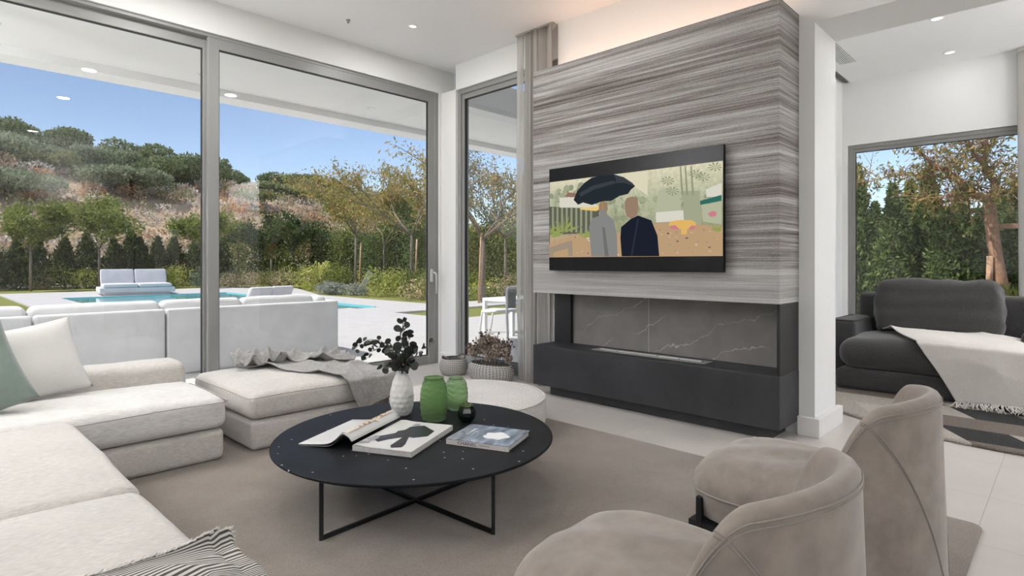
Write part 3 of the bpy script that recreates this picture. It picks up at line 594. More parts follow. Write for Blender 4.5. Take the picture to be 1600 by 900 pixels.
# ------------------------------------------------------------------ rugs
def rugbox(name, mat, poly, z, label):
    bm = bmesh.new(); vs = [bm.verts.new((x, y, .001)) for x, y in poly]; f = bm.faces.new(vs); r_ = bmesh.ops.extrude_face_region(bm, geom=[f]); bmesh.ops.translate(bm, verts=[v for v in r_['geom'] if isinstance(v, bmesh.types.BMVert)], vec=(0, 0, z)); bmesh.ops.recalc_face_normals(bm, faces=bm.faces)
    me = bpy.data.meshes.new(name); bm.to_mesh(me); bm.free(); me.materials.append(M[mat]); o = bpy.data.objects.new(name, me); link(o); md = o.modifiers.new('bevel', 'BEVEL'); md.width = z * .45; md.segments = 3; md.limit_method = 'ANGLE'; return tag(o, label, 'rug')
def rrect(x0, y0, x1, y1, r, n=6):
    out = []
    for cx, cy, a0 in ((x1 - r, y1 - r, 0), (x0 + r, y1 - r, 90), (x0 + r, y0 + r, 180), (x1 - r, y0 + r, 270)):
        out += [(cx + r * math.cos(math.radians(a0 + 90 * k / n)), cy + r * math.sin(math.radians(a0 + 90 * k / n))) for k in range(n + 1)]
    return out
RZ = .016
rugbox('area_rug', 'rug_pile', rrect(-.8, .285, 3.225, 4.3, .05), RZ - .001, 'large plain taupe rug under the coffee table and sofas')
rugbox('round_rug', 'diamond_rug', circ(96, 1.82, 6.4, .2), .022, 'round rug with beige, brown and charcoal diamonds under the dark lounge chair')

# ------------------------------------------------------------------ modular sofa
sf = thing('sectional_sofa', 'low off-white linen sectional sofa running along the window and the left side', 'sofa', (0, 0, 0))
def block(nm, x0, y0, x1, y1, z0, z1, **k):
    return cushion(nm, k.pop('mat', 'linen'), (x0 + x1) / 2, (y0 + y1) / 2, z0, x1 - x0, y1 - y0, z1 - z0, parent=k.pop('parent', sf), **k)
block('base', -.95, 3.53, 1.255, 4.48, RZ, .192, r=.03, puff=0, side=.004, wr=.002)
c1 = block('seat_cushion', -.60, 3.52, 1.265, 4.22, .198, .365, r=.045, puff=.045, side=.012, seed=2, mat='linen_seat')
piping_loop('piping', 'seam_thread', -.60, 3.50, 1.28, 4.22, .352, .05, .0028, c1, 0, .003)
block('back_rail', -.95, 4.20, 1.262, 4.49, .195, .500, r=.05, puff=.012, side=.006, seed=4)
block('back_rest', -1.15, 1.15, -.60, 4.48, RZ, .60, r=.06, puff=.01, side=.006)
block('base', -.62, 1.22, .525, 3.50, RZ, .20, r=.03, puff=0, side=.004)
block('seat_cushion', -.62, 2.33, .555, 3.50, .205, .372, r=.05, puff=.042, side=.012, seed=11, mat='linen')
block('seat_cushion', -.62, 1.20, .555, 2.32, .205, .372, r=.05, puff=.042, side=.012, seed=15, mat='linen')
ot = thing('ottoman', 'square off-white linen ottoman by the window with a grey throw on it', 'ottoman', (0, 0, 0))
block('base', 1.41, 3.53, 2.39, 4.50, RZ, .195, r=.03, puff=0, side=.004, parent=ot)
c1 = block('seat_cushion', 1.40, 3.52, 2.40, 4.51, .20, .350, r=.045, puff=.045, side=.012, seed=7, parent=ot)
piping_loop('piping', 'seam_thread', 1.385, 3.505, 2.41, 4.52, .340, .05, .0028, c1, 0, .003)
def mw(loc, yaw, lean, roll): return Matrix.Translation(loc) @ Matrix.Rotation(yaw, 4, 'Z') @ Matrix.Rotation(lean, 4, 'X') @ Matrix.Rotation(roll, 4, 'Y')
pillow('throw_pillow', 'linen_white', .50, .44, .15, 'square cream linen pillow leaning on the window-side sofa', 'pillow', mw((.44, 4.10, .60), .12, -.42, -.16), 1)
pillow('throw_pillow', 'satin_green', .46, .46, .15, 'grey-green satin pillow at the left edge of the photo', 'pillow', mw((.17, 3.86, .585), -.30, -.34, -.42), 2)

# draped throws
def drape(name, mat, fx, corners, nu, nv, edge, ztop, label, amp, fold, seed, th=.006, crown=None, zmin=.02):
    """corners: bilinear footprint (arc-length coords); edge: (axis, value, side) list where cloth hangs down"""
    r_ = np.random.default_rng(seed); ph = r_.uniform(0, 6.28, 12)
    P00, P10, P11, P01 = [np.array(c, dtype=float) for c in corners]
    def f(u, v):
        wu = u + .02 * math.sin(6 * v + ph[0]); p = (P00 * (1 - u) + P10 * u) * (1 - v) + (P01 * (1 - u) + P11 * u) * v
        p = p + np.array([.02 * math.sin(9 * v + 4 * u + ph[1]), .02 * math.sin(11 * u + ph[2])])
        fo = 0
        for k, (a, b, c) in enumerate(fold): fo += c * (1 - abs(math.sin((a * u + b * v + ph[3 + k] + 1.1 * math.sin(3 * v + 4 * u + ph[5]) + .5 * math.sin(9 * u - 5 * v + ph[6])) * .5))) ** 1.4 * (.55 + .45 * math.sin(5 * u + 3 * v + ph[7 + k]))
        x, y = p; z = 0; nx = ny = 0
        over = 0
        for ax, val, sd in edge:
            c_ = (x if ax == 'x' else y); e = (c_ - val) * sd
            if e > 0:
                if ax == 'x': x = val + sd * (.012 + min(e, .02) + fo * .35 * min(1, e * 8)); 
                else: y = val + sd * (.012 + min(e, .02) + fo * .35 * min(1, e * 8))
                over = max(over, e)
        zz = ztop(x, y) + .004 + fo * (1 if over == 0 else max(0, 1 - over * 12)) - max(0, over - .012)
        return (x, y, max(zz, zmin))
    V, F, UV = uv_grid(nu, nv, f); o = rawobj(name, V, F, mat, uvs=UV); solid(o, th, 1); return o, f
def crown(x0, y0, x1, y1, z, puff, sd=None):
    def f(x, y):
        u = max(0, 1 - ((x - (x0 + x1) / 2) / ((x1 - x0) / 2)) ** 2); v = max(0, 1 - ((y - (y0 + y1) / 2) / ((y1 - y0) / 2)) ** 2); return z + puff * (u * v) ** .45
    return f
o, f = drape('knit_throw', 'grey_knit', None, [(1.62, 4.40), (2.08, 3.30), (2.64, 3.42), (2.30, 4.62)], 130, 110, [('y', 3.497, -1), ('x', 2.425, 1)], crown(1.39, 3.5, 2.41, 4.52, .352, .046), None, 0, [(20, 9, .040), (-12, 26, .030), (37, 9, .016)], 4)
tag(o, 'crumpled grey waffle knit throw draped over the ottoman corner', 'throw blanket')
o2, f2 = drape('heap_fold', 'grey_knit', None, [(1.60, 4.18), (2.35, 3.92), (2.42, 4.20), (1.62, 4.42)], 110, 60, [], lambda x, y: crown(1.39, 3.5, 2.41, 4.52, .352, .046)(x, y) + .022, None, 0, [(19, 13, .085), (34, -12, .05), (9, 27, .035)], 9)
o2.parent = o

o, f = drape('striped_throw', 'striped_wool', None, [(.02, 1.22), (.14, 1.58), (.74, 1.72), (.80, 1.28)], 110, 110, [('x', .585, 1)], crown(-.62, 1.20, .56, 2.32, .374, .044), None, 0, [(12, 9, .040), (19, -8, .024), (6, 17, .02)], 21)
tag(o, 'dark and cream striped throw with fringe on the near end of the sofa', 'throw blanket')
def fringe(f, parent, u0, u1, n, L_, vv=1.0, mat='cream_wool', rad=.0022, down=True, alongu=True, vec=None, wig=.012):
    m = MB(); q = random.Random(5)
    for k in range(n):
        u = u0 + (u1 - u0) * k / (n - 1); p = Vector(f(u, vv) if alongu else f(vv, u)); d = Vector(vec or (0, 0, -1)); L2 = L_ * q.uniform(.75, 1.1); pts = [p]
        for j in range(3): p = p + d * L2 / 3 + Vector((q.uniform(-1, 1) * wig, q.uniform(-1, 1) * wig, q.uniform(-.3, .3) * wig)); p.z = max(p.z, .026); pts.append(p.copy())
        m.tube(pts, [rad, rad * 1.2, rad, rad * .5], 4, False)
    o = m.build('fringe', mat, parent, True); o['kind'] = 'stuff'; return o
fringe(f, o, 0.0, 1, 260, .03, .5 * 0 + 1.0, rad=.002, alongu=False, vec=(.25, .8, .15), wig=.004) if False else None
fringe(f, o, 0, 1, 280, .022, 1.0, rad=.0018, alongu=True, vec=(.5, .6, .1), wig=.004)
fringe(lambda u, v: f(v, u), o, 0, 1, 200, .022, 1.0, rad=.0018, alongu=True, vec=(.6, .3, .1), wig=.004)

# ------------------------------------------------------------------ pouf
pf = thing('pouf', 'large round off-white woven pouf behind the coffee table', 'pouf', (2.665, 3.0, 0))
PR = .53
pr = [(0.0, .262), (PR * .5, .261), (PR * .8, .257), (PR - .05, .249), (PR - .015, .237), (PR, .215), (PR + .006, .16), (PR + .004, .09), (PR - .005, .05), (PR - .03, RZ), (0, RZ)]
MB().lathe(pr[::-1], 72).build('cushion', 'boucle', pf, True)
MB().lathe([(PR - .006 + .008 * math.cos(a), .236 + .005 * math.sin(a)) for a in np.linspace(0, 2 * PI, 9)], 72).build('piping', 'boucle', pf, True)

# ------------------------------------------------------------------ coffee table
TZ = .288; TC = (1.77, 2.385); TR = .685
ct = thing('coffee_table', 'round black marble coffee table on a thin black crossed metal frame', 'table', (0, 0, 0))
MB().lathe([(0, TZ - .014), (TR - .006, TZ - .014), (TR, TZ - .009), (TR, TZ - .003), (TR - .003, TZ), (0, TZ)], 128, (TC[0], TC[1], 0)).build('tabletop', 'black_marble', ct, False)
A_, B_ = Vector((1.164, 2.211)), Vector((1.689, 1.745)); n_ = Vector((B_ - A_)); nn = Vector((-n_.y, n_.x)); C_, D_ = B_ + nn, A_ + nn
def bar(p, q, w_=.0075):
    p = Vector(p); q = Vector(q); d = (q - p); L = d.length; m = MB().box(-w_, -w_, 0, w_, w_, L); rot = d.to_track_quat('Z', 'Y').to_matrix() if abs(d.z) < L * .99 else Matrix.Rotation(math.atan2(n_.y, n_.x), 3, 'Z')
    m.V = [tuple(rot @ Vector(v) + p) for v in m.V]; return m
for p in (A_, B_, C_, D_): bar((p.x, p.y, RZ), (p.x, p.y, TZ - .014)).build('leg', 'black_steel', ct)
bar((A_.x, A_.y, RZ + .0078), (C_.x, C_.y, RZ + .0078)).build('floor_bar', 'black_steel', ct); bar((B_.x, B_.y, RZ + .0079), (D_.x, D_.y, RZ + .0079)).build('floor_bar', 'black_steel', ct)
bar((A_.x, A_.y, TZ - .022), (C_.x, C_.y, TZ - .022)).build('top_bar', 'black_steel', ct); bar((B_.x, B_.y, TZ - .0221), (D_.x, D_.y, TZ - .0221)).build('top_bar', 'black_steel', ct)

# vases
def W(px_, py_, z): d = 908.5 * (CAMH - z) / (py_ - 410); r_ = (Vector((.7183, .6957)) + Vector((.6957, -.7183)) * (px_ - 800) / 908.5) * d; return r_.x, r_.y
def facet(prof, n, amp, rows, seed, hexy=True):
    m = MB(); V = []; nr = 60; zs = np.linspace(0, 1, nr); L_ = []
    pz = [p[1] for p in prof]; prr = [p[0] for p in prof]; tt = np.linspace(0, 1, len(prof))
    for i in range(nr):
        t_ = zs[i]; r_ = np.interp(t_, tt, prr); z = np.interp(t_, tt, pz)
        for k in range(n):
            a = k / n; c = 0
            if hexy:
                row = t_ * rows; ri = math.floor(row); fr_ = row - ri; al = a * 11 + (ri % 2) * .5 + .17 * math.sin(ri * 3.1); fa = al - math.floor(al); c = amp * (1 - (2 * fr_ - 1) ** 2) * (1 - (2 * fa - 1) ** 2)
            else:
                row = t_ * rows + .35 * math.sin(a * 6.28 * 3 + t_ * 6) + .2 * math.sin(a * 6.28 * 7); fr_ = row - math.floor(row); c = amp * abs(2 * fr_ - 1) ** .7
            V.append(((r_ - c) * math.cos(2 * PI * a), (r_ - c) * math.sin(2 * PI * a), z))
    F = [(i * n + k, i * n + (k + 1) % n, (i + 1) * n + (k + 1) % n, (i + 1) * n + k) for i in range(nr - 1) for k in range(n)]
    m.add(V, F); m.add([(0, 0, prof[0][1])] + [V[k] for k in range(n)], [(0, (k + 1) % n + 1, k + 1) for k in range(n)]); return m
x, y = W(628, 648, TZ); VW = (x, y)
v_ = thing('carved_vase', 'tall white carved ceramic vase holding dark eucalyptus', 'vase', (x, y, TZ))
H_ = .252
pw = [(.036, .0), (.052, .012), (.064, .05), (.069, .09), (.067, .13), (.056, .18), (.040, .222), (.030, .245), (.027, H_)]
facet(pw, 66, .0045, 11, 1).build('body', 'white_ceramic', v_, True)
MB().lathe([(.027, H_), (.023, H_), (.022, H_ - .03), (.0, H_ - .03)], 32).build('neck_lining', 'print_black', v_, True)
def gvase(x, y, H_, R_, rm, mat, label, rows):
    v_ = thing('glass_vase', label, 'vase', (x, y, TZ)); p = [(R_ * .62, 0), (R_ * .86, .01), (R_ * .96, H_ * .22), (R_, H_ * .45), (R_ * .97, H_ * .65), (R_ * .85, H_ * .86), (rm * 1.02, H_ * .97), (rm, H_)]
    facet(p, 64, .0042, rows, 2, False).build('body', mat, v_, True)
    MB().lathe([(rm, H_), (rm - .006, H_), (rm, H_ * .85), (R_ * .88, H_ * .6), (R_ * .9, H_ * .3), (R_ * .75, .02), (0, .018)], 48).build('inner_wall', mat, v_, True)
    MB().lathe([(rm - .003 + .004 * math.cos(a), H_ + .003 * math.sin(a)) for a in np.linspace(0, 2 * PI, 9)], 48).build('rim', mat, v_, True); return v_
x, y = W(678, 657, TZ); gvase(x, y, .235, .078, .053, 'green_glass', 'taller dark green ribbed glass vase in front of a paler one', 11)
x, y = W(711, 645, TZ); gvase(x + .06, y + .06, .185, .072, .045, 'pale_green_glass', 'shorter pale green ribbed glass vase behind the taller green vase', 9)
x, y = W(729, 659, TZ)
v_ = thing('bud_pot', 'small black faceted glass pot with a succulent beside the green vases', 'pot', (x, y, TZ))
facet([(.024, 0), (.038, .012), (.050, .035), (.050, .055), (.041, .078), (.034, .088)], 7, 0, 3, 1).build('body', 'black_glass', v_, False)
P = np.array([(.022 * math.cos(a) * k, .022 * math.sin(a) * k, .078 + .008 * (1 - k)) for a in np.linspace(0, 6, 14) for k in (.3, .7, 1.1)]); V, F = leaf_cloud(P, .022, .5, (0, 0, .5)); rawobj('succulent', V, F, 'succulent_leaf', v_, False)
MB().lathe([(.040, .072), (0, .072)], 14).build('soil', 'print_black', v_)

# eucalyptus branches
eu = thing('eucalyptus_branches', 'dark round-leaved eucalyptus branches standing in the white carved vase', 'branches', (VW[0], VW[1], TZ))
def disk_leaf(V, F, c, nrm, r_, dirv, n=9):
    nrm = Vector(nrm).normalized(); dv = Vector(dirv); dv = (dv - nrm * dv.dot(nrm)).normalized(); s_ = nrm.cross(dv); k0 = len(V)
    for k in range(n):
        a = 2 * PI * k / n; V.append(tuple(Vector(c) + dv * (r_ * (1 + math.cos(a))) + s_ * (r_ * .9 * math.sin(a)) + nrm * (.08 * r_ * math.cos(2 * a))))
    F.append(tuple(range(k0, k0 + n)))
Rr = Vector((.6957, -.7183, 0)); Ff = Vector((.7183, .6957, 0))
def branch(ends, r_, n, seed, mesh=(None, None)):
    q = random.Random(seed); base = Vector((0, 0, .16)); pts = []; e = [base, Vector((q.uniform(-.006, .006), q.uniform(-.006, .006), .245))] + [Rr * a + Ff * c + Vector((0, 0, b)) for a, b, c in ends]
    for i in range(len(e) - 1):
        p0, p1, p2, p3 = e[max(i - 1, 0)], e[i], e[i + 1], e[min(i + 2, len(e) - 1)]
        for k in range(6): t_ = k / 6; pts.append(.5 * ((2 * p1) + (p2 - p0) * t_ + (2 * p0 - 5 * p1 + 4 * p2 - p3) * t_ ** 2 + (3 * p1 - p0 - 3 * p2 + p3) * t_ ** 3))
    pts.append(e[-1]); MB().tube(pts, [.0026 - .0018 * i / len(pts) for i in range(len(pts))], 5).build('stem', 'bark_grey', eu, True)
    V = []; F = []
    for k in range(n):
        t_ = (k + .5) / n; t_ = .30 + .70 * t_; i = min(int(t_ * (len(pts) - 1)), len(pts) - 2); p = pts[i]; d = (pts[i + 1] - pts[i]).normalized()
        for sd in (1, -1):
            a = q.uniform(0, 6.28); o_ = d.orthogonal().normalized(); o_ = Matrix.Rotation(a + (PI if sd < 0 else 0), 3, d) @ o_; nr = (o_.cross(d) + Vector((q.uniform(-.7, .7), q.uniform(-.7, .7), q.uniform(-.7, .7)))).normalized()
            disk_leaf(V, F, p + o_ * .004, nr, 1.12 * r_ * q.uniform(.75, 1.1) * (1 - .3 * t_), o_ + d * .3)
    rawobj('leaves', V, F, 'eucalyptus_leaf', eu, True)
# (sideways, height over table, away) in metres; ends in the photo at the left droop, the tall middle and the right sprig
branch([(-.05, .36, .0), (-.13, .42, .0), (-.21, .42, -.02), (-.26, .37, -.03)], .021, 15, 1)
branch([(-.03, .33, .03), (-.10, .37, .05), (-.17, .36, .06), (-.22, .30, .06)], .020, 13, 2)
branch([(.01, .34, 0), (-.01, .42, .02), (.0, .50, .02), (.01, .53, .03)], .027, 12, 3)
branch([(.02, .33, .05), (.03, .40, .05), (.02, .46, .04)], .030, 11, 4)
branch([(.03, .31, -.02), (.08, .35, -.02), (.14, .38, -.02), (.185, .42, -.02)], .020, 8, 5)
branch([(-.02, .31, -.05), (-.07, .31, -.07), (-.10, .27, -.09)], .024, 8, 6)
branch([(.03, .29, -.03), (.05, .30, -.05), (.06, .27, -.06)], .027, 8, 7)
branch([(0.0, .30, -.05), (.0, .33, -.08), (-.01, .36, -.09)], .027, 8, 8)
branch([(-.01, .32, .02), (-.05, .37, .03), (-.09, .40, .02)], .024, 8, 9)

# books
Ob = Vector((1.40, 2.37)); ang = math.radians(25.8)
bk = thing('open_book', 'large open picture book with a curled page on the black coffee table', 'book', (Ob.x, Ob.y, TZ), ang)
LB, WB, TB = .445, .30, .026   # local x: along the spine, local -y: right-hand page
box('cover', 'book_cover_dark', -.004, -WB - .004, .0004, LB + .004, .01, .003, bk)
m = MB(); m.box(0, -WB, .003, LB, 0, TB); m.build('page_block', 'book_pages', bk)
def surf(f, x0, x1, y0, y1, mat, name, parent, nu=12, nv=24):
    V, F, UV = uv_grid(nu, nv, lambda u, v: f(x0 + (x1 - x0) * u, y0 + (y1 - y0) * v)); return rawobj(name, V, F, mat, parent)
pg = surf(lambda x, y: (x, y, TB + .0008 + .004 * math.exp(-((y + .03) / .03) ** 2)), 0, LB, -WB, -.001, 'paper', 'right_page', bk)
def pm(poly, mat, k):   # shapes printed on the right page: u along the near edge to the far edge, v from spine to fore edge
    return MB().add([(u * LB, -v * WB, TB + .0058 * math.exp(-((v * WB - .03) / .03) ** 2) + .0011 + .0002 * k) for u, v in poly], [tuple(range(len(poly)))]).build('printed_figure', mat, bk)
pm([(.30, .12), (.40, .20), (.52, .30), (.60, .28), (.66, .36), (.78, .36), (.84, .44), (.88, .56), (.80, .70), (.72, .86), (.52, .88), (.42, .70), (.44, .58), (.36, .46), (.28, .36), (.18, .28), (.22, .18)], 'print_black', 0)
pm([(.05, .62), (.12, .55), (.44, .52), (.46, .60), (.20, .74), (.10, .76)], 'print_black', 1); pm([(.20, .06), (.34, .10), (.36, .16), (.24, .22), (.16, .16)], 'print_grey', 2)
pm([(.82, .36), (.90, .36), (.94, .44), (.86, .48)], 'print_grey', 3); pm([(.04, .06), (.12, .04), (.18, .16), (.10, .20)], 'print_grey', 4)
# left side: cover slopes down, pages arch up from the spine and slope to the fore edge
def lf(x, y, lift=0):
    t_ = y / .30; z = .006 + .052 * math.exp(-((t_ - .16) / .17) ** 2) + .030 * (1 - t_) ** 1.2 * (1 - math.exp(-t_ * 6)) + TB * .6 * math.exp(-t_ * 9) + lift
    return (x, y, z)
o = surf(lambda x, y: lf(x, y), 0, LB, .002, .295, 'paper', 'left_page', bk); solid(o, .004, -1)
o = surf(lambda x, y: (x, y, .0025 + .055 * math.exp(-((y / .30 - .14) / .16) ** 2) + .018 * (1 - y / .3) - .003), -.004, LB + .004, .012, .31, 'book_cover_dark', 'left_cover', bk); solid(o, .002, -1)
o = surf(lambda x, y: (x, y, lf(x, y)[2] + .0025), .01, LB - .01, .035, .085, 'print_beige', 'page_photo', bk)
q = random.Random(8)
for k in range(16):
    cx, cy, r_ = .10 + k * .020, .052 + q.uniform(-.018, .018), q.uniform(.008, .016); poly = [(cx + r_ * 1.3 * math.cos(a) * q.uniform(.7, 1.1), cy + r_ * math.sin(a) * q.uniform(.7, 1.1)) for a in np.linspace(0, 5.6, 8)]
    MB().add([(a, b, lf(a, b)[2] + .0034 + .0001 * k) for a, b in poly], [tuple(range(8))]).build('printed_petal', 'print_brown' if k % 2 else 'print_beige', bk)
bk2 = thing('closed_book', 'closed hardback with a white camellia on its dark cover and a pale lettered spine', 'book', (1.768, 2.147, TZ), math.atan2(1.85 - 2.147, 1.886 - 1.768))
LB2, WB2, TB2 = .322, .268, .026   # x: along the spine, y: away
m = MB(); m.box(.003, .004, .0025, LB2 - .004, WB2 - .005, TB2 - .0025); m.build('page_block', 'book_pages', bk2)
box('spine', 'book_spine', 0, -.002, .0004, LB2, .004, TB2 - .003, bk2); box('back_cover', 'book_cover_dark', 0, 0, 0, LB2, WB2, .0025, bk2)
box('front_cover', 'cover_photo', 0, -.002, TB2 - .0028, LB2, WB2, TB2, bk2)
def text(s, size, mat, parent, loc, rot, name='lettering', ext=.0002, sx=1):
    c = bpy.data.curves.new(name, 'FONT'); c.body = s; c.size = size; c.extrude = ext; c.align_x = 'LEFT'; t_ = bpy.data.objects.new(name, c); COL.objects.link(t_); bpy.context.view_layer.update()
    me = bpy.data.meshes.new_from_object(t_.evaluated_get(bpy.context.evaluated_depsgraph_get())); bpy.data.objects.remove(t_); me.materials.clear(); me.materials.append(M[mat]); o = bpy.data.objects.new(name, me); link(o, parent); o.location = loc; o.rotation_euler = rot; o.scale = (sx, 1, 1); return o
text('CHANEL', .020, 'print_black', bk2, (.060, -.0025, .006), (PI / 2, 0, 0), sx=1.3, ext=.0003)
text('COLLECTIONS', .008, 'print_black', bk2, (.175, -.0025, .010), (PI / 2, 0, 0)); text('6', .010, 'print_black', bk2, (.300, -.0025, .008), (PI / 2, 0, 0))
text('CHANEL', .024, 'print_white', bk2, (.070, .095, TB2 + .0003), (0, 0, math.radians(90)), sx=1.2, ext=.0003)
text('COLLECTIONS', .009, 'print_white', bk2, (.086, .10, TB2 + .0003), (0, 0, math.radians(90)))
fl = [(.205 + (.062 + .008 * math.cos(5 * a)) * math.cos(a), .125 + (.056 + .007 * math.sin(5 * a)) * math.sin(a)) for a in np.linspace(0, 6.28, 41)[:-1]]
MB().add([(a, b, TB2 + .0005) for a, b in fl], [tuple(range(40))]).build('camellia_print', 'print_white', bk2)

# ------------------------------------------------------------------ baskets and dried flowers
def basket(name, x, y, rx, ry, H_, label, cat, belly=.12, rz=0):
    t_ = thing(name, label, cat, (x, y, 0), rz)
    def f(u, v):
        a = 2 * PI * u; s_ = 1 + belly * math.sin(PI * min(1, v * 1.02)) - (.10 * max(0, v - .7) / .3) - .12 * (1 - v) ** 6; return (rx * s_ * math.cos(a), ry * s_ * math.sin(a), .004 + H_ * v)
    V, F, UV = uv_grid(64, 22, f); o = rawobj('weave', V, F, 'woven_basket', t_, uvs=UV); solid(o, .012, -1)
    MB().add([(rx * .85 * math.cos(a), ry * .85 * math.sin(a), .008) for a in np.linspace(0, 6.28, 33)[:-1]], [tuple(range(32))]).build('base', 'woven_basket', t_)
    return t_
b1 = basket('woven_basket', 3.885, 4.60, .135, .135, .165, 'small grey woven basket against the window corner', 'basket', .10)
MB().tube([(.12 * math.cos(a), .11 * math.sin(a), .165 + .03 * max(0, math.cos(a * 2 + .4))) for a in np.linspace(0, 2 * PI, 25)], .008, 6, False).build('rim_cord', 'slot_dark', b1, True)
b2 = basket('planter_basket', 3.98, 4.15, .15, .27, .155, 'wide low grey woven basket by the curtain full of dried flowers', 'basket', .06)
pl_ = thing('dried_flowers', 'bunch of brown dried hydrangeas and leaves in the wide basket', 'dried plant', (3.98, 4.15, 0))
q = random.Random(4); heads = []
for k in range(46):
    a = q.uniform(0, 6.28); r_ = q.uniform(0, 1) ** .5; hx, hy = .13 * r_ * math.cos(a), .26 * r_ * math.sin(a); heads.append((hx, hy, .18 + .26 * (1 - r_ * .6) * q.uniform(.5, 1.1) , .045, .045, .038))
P = blob_pts(heads, 6500, .5); V, F = leaf_cloud(P, .021, .8); rawobj('flower_heads', V, F, 'dried_flower', pl_, False)['kind'] = 'stuff'
P = blob_pts([(h_[0] * 1.15, h_[1] * 1.12, h_[2] + .03, .05, .06, .06) for h_ in heads], 420, .6); V, F = leaf_cloud(P, .034, .6, (0, 0, .3)); rawobj('dry_leaves', V, F, 'dried_leaf', pl_, False)['kind'] = 'stuff'
m = MB()
for h_ in heads[::2]: m.tube([(h_[0] * .5, h_[1] * .6, .02), (h_[0] * .8, h_[1] * .9, .12), h_[:3]], .003, 5)
m.build('stems', 'bark_grey', pl_, True)

# ------------------------------------------------------------------ lounge chairs in the foreground
def make_chair(cx, cy, label):
    t_ = thing('lounge_chair', label, 'armchair', (cx, cy, 0), 0, 'low barrel-back lounge chairs')
    # seat: soft rounded square
    def sq(a, p=3.4): c, s_ = math.cos(a), math.sin(a); k = (abs(c) ** p + abs(s_) ** p) ** (-1 / p); return k * c, k * s_
    n = 72; V = []; F = []
    prof = [(.001, .445), (.06, .445), (.15, .4447), (.25, .444), (.38, .4425), (.5, .440), (.6, .436), (.70, .430), (.84, .412), (.93, .388), (.985, .358), (1.0, .325), (1.0, .30), (.985, .255), (.95, .225), (.80, .205), (0, .20)]
    for (r_, z) in prof:
        for k in range(n): x, y = sq(2 * PI * k / n); V.append((.29 * r_ * x, .07 + .315 * r_ * y, z + .004 * math.sin(9 * r_ * x + 5 * r_ * y) * (z > .4)))
    for i in range(len(prof) - 1):
        for k in range(n): F.append((i * n + k, (i + 1) * n + k, (i + 1) * n + (k + 1) % n, i * n + (k + 1) % n))
    rawobj('seat', V, F, 'chair_velvet', t_)
    P = []
    for k in range(n + 1): x, y = sq(2 * PI * k / n); P.append((.293 * x, .07 + .318 * y, .318))
    MB().tube(P, .0035, 6, False).build('seat_piping', 'chair_piping', t_, True)
    # back shell
    A0 = 1.35
    def rim(ph): k = ph / A0; return .735 - .045 * abs(k) ** 2.2 - 1.1 * max(0, abs(k) - .68) ** 2
    def outer(ph, z, off=0):
        k = abs(ph) / A0; s_ = 1 + .13 * (1 - z / .75); r_ = .302 * s_ + off
        return (r_ * math.sin(ph) / math.sin(A0) * .98, -.375 * (1 + .06 * (1 - z / .75)) + (.20 * (1 - math.cos(ph)) / (1 - math.cos(A0))) - off * math.cos(ph) + .24 * k ** 4 * max(0, rim(ph) - z), z)
    nph, nz = 60, 16
    def shell(u, v):
        ph = -A0 + 2 * A0 * u; zt = rim(ph); tk = .052 * (1 - .35 * (abs(ph) / A0) ** 4)
        # v: 0 outer bottom .. .5 rim .. 1 inner bottom
        if v < .42: return outer(ph, .10 + (zt - .03 - .10) * (v / .42))
        if v <= .58:
            a = (v - .42) / .16 * PI; o_ = outer(ph, zt - .03); i_ = outer(ph, zt - .03, -tk); mx = (1 + math.cos(a)) / 2; return (o_[0] * mx + i_[0] * (1 - mx), o_[1] * mx + i_[1] * (1 - mx), zt - .03 + .03 * math.sin(a))
        w_ = (v - .58) / .42; z = zt - .03 - (zt - .03 - .30) * w_; return outer(ph, z, -tk - .075 * w_ ** 1.1 * math.cos(ph * .8))
    V, F, UV = uv_grid(nph, 44, shell); m = MB(); k0 = len(V)
    V = list(map(tuple, V)); F = [tuple(f_) for f_ in F]
    F.append(tuple(range(0, 44))[::-1]); F.append(tuple(range((nph - 1) * 44, nph * 44)))
    o = rawobj('back_shell', V, F, 'chair_velvet', t_)
    bm = bmesh.new(); bm.from_mesh(o.data); bmesh.ops.recalc_face_normals(bm, faces=bm.faces); bm.to_mesh(o.data); bm.free()
    for off_z in (-.008, -.024, -.036):
        P = []
        for k in range(61):
            ph = -A0 + 2 * A0 * k / 60; zt = rim(ph); p = Vector(outer(ph, zt + off_z, .001 if off_z < -.02 else -.010)); P.append(p)
        MB().tube(P, .0017, 5, False).build('rim_stitching', 'chair_piping', t_, True)
    for sd in (-1, 1):
        for dz in (0, .009):
            P = [outer(sd * (1.18 - 1.05 * (k / 24) ** .8), .665 + dz - .50 * (k / 24) ** 1.25, .001) for k in range(25)]
            MB().tube(P, .0015, 5, False).build('diagonal_seam', 'chair_piping', t_, True)
    box('care_tag', 'print_black', .325, -.16, .12, .329, -.135, .17, t_)
    for sx_, sy_ in ((-1, 1), (1, 1), (-1, -1), (1, -1)):
        x, y = sx_ * .262, (.300 if sy_ > 0 else -.20); m = MB().box(x - .011, y - .011, RZ, x + .011, y + .011, .30 if sy_ > 0 else .2); m.build('leg', 'black_steel', t_, bevel=.002)
    box('under_frame', 'black_steel', -.27, -.2, .185, .27, .34, .21, t_)
    return t_
make_chair(2.255, .68, 'greige velvet barrel chair farther from the camera, nearer the dark bench')
make_chair(1.275, .68, 'greige velvet barrel chair closest to the camera at the bottom edge')

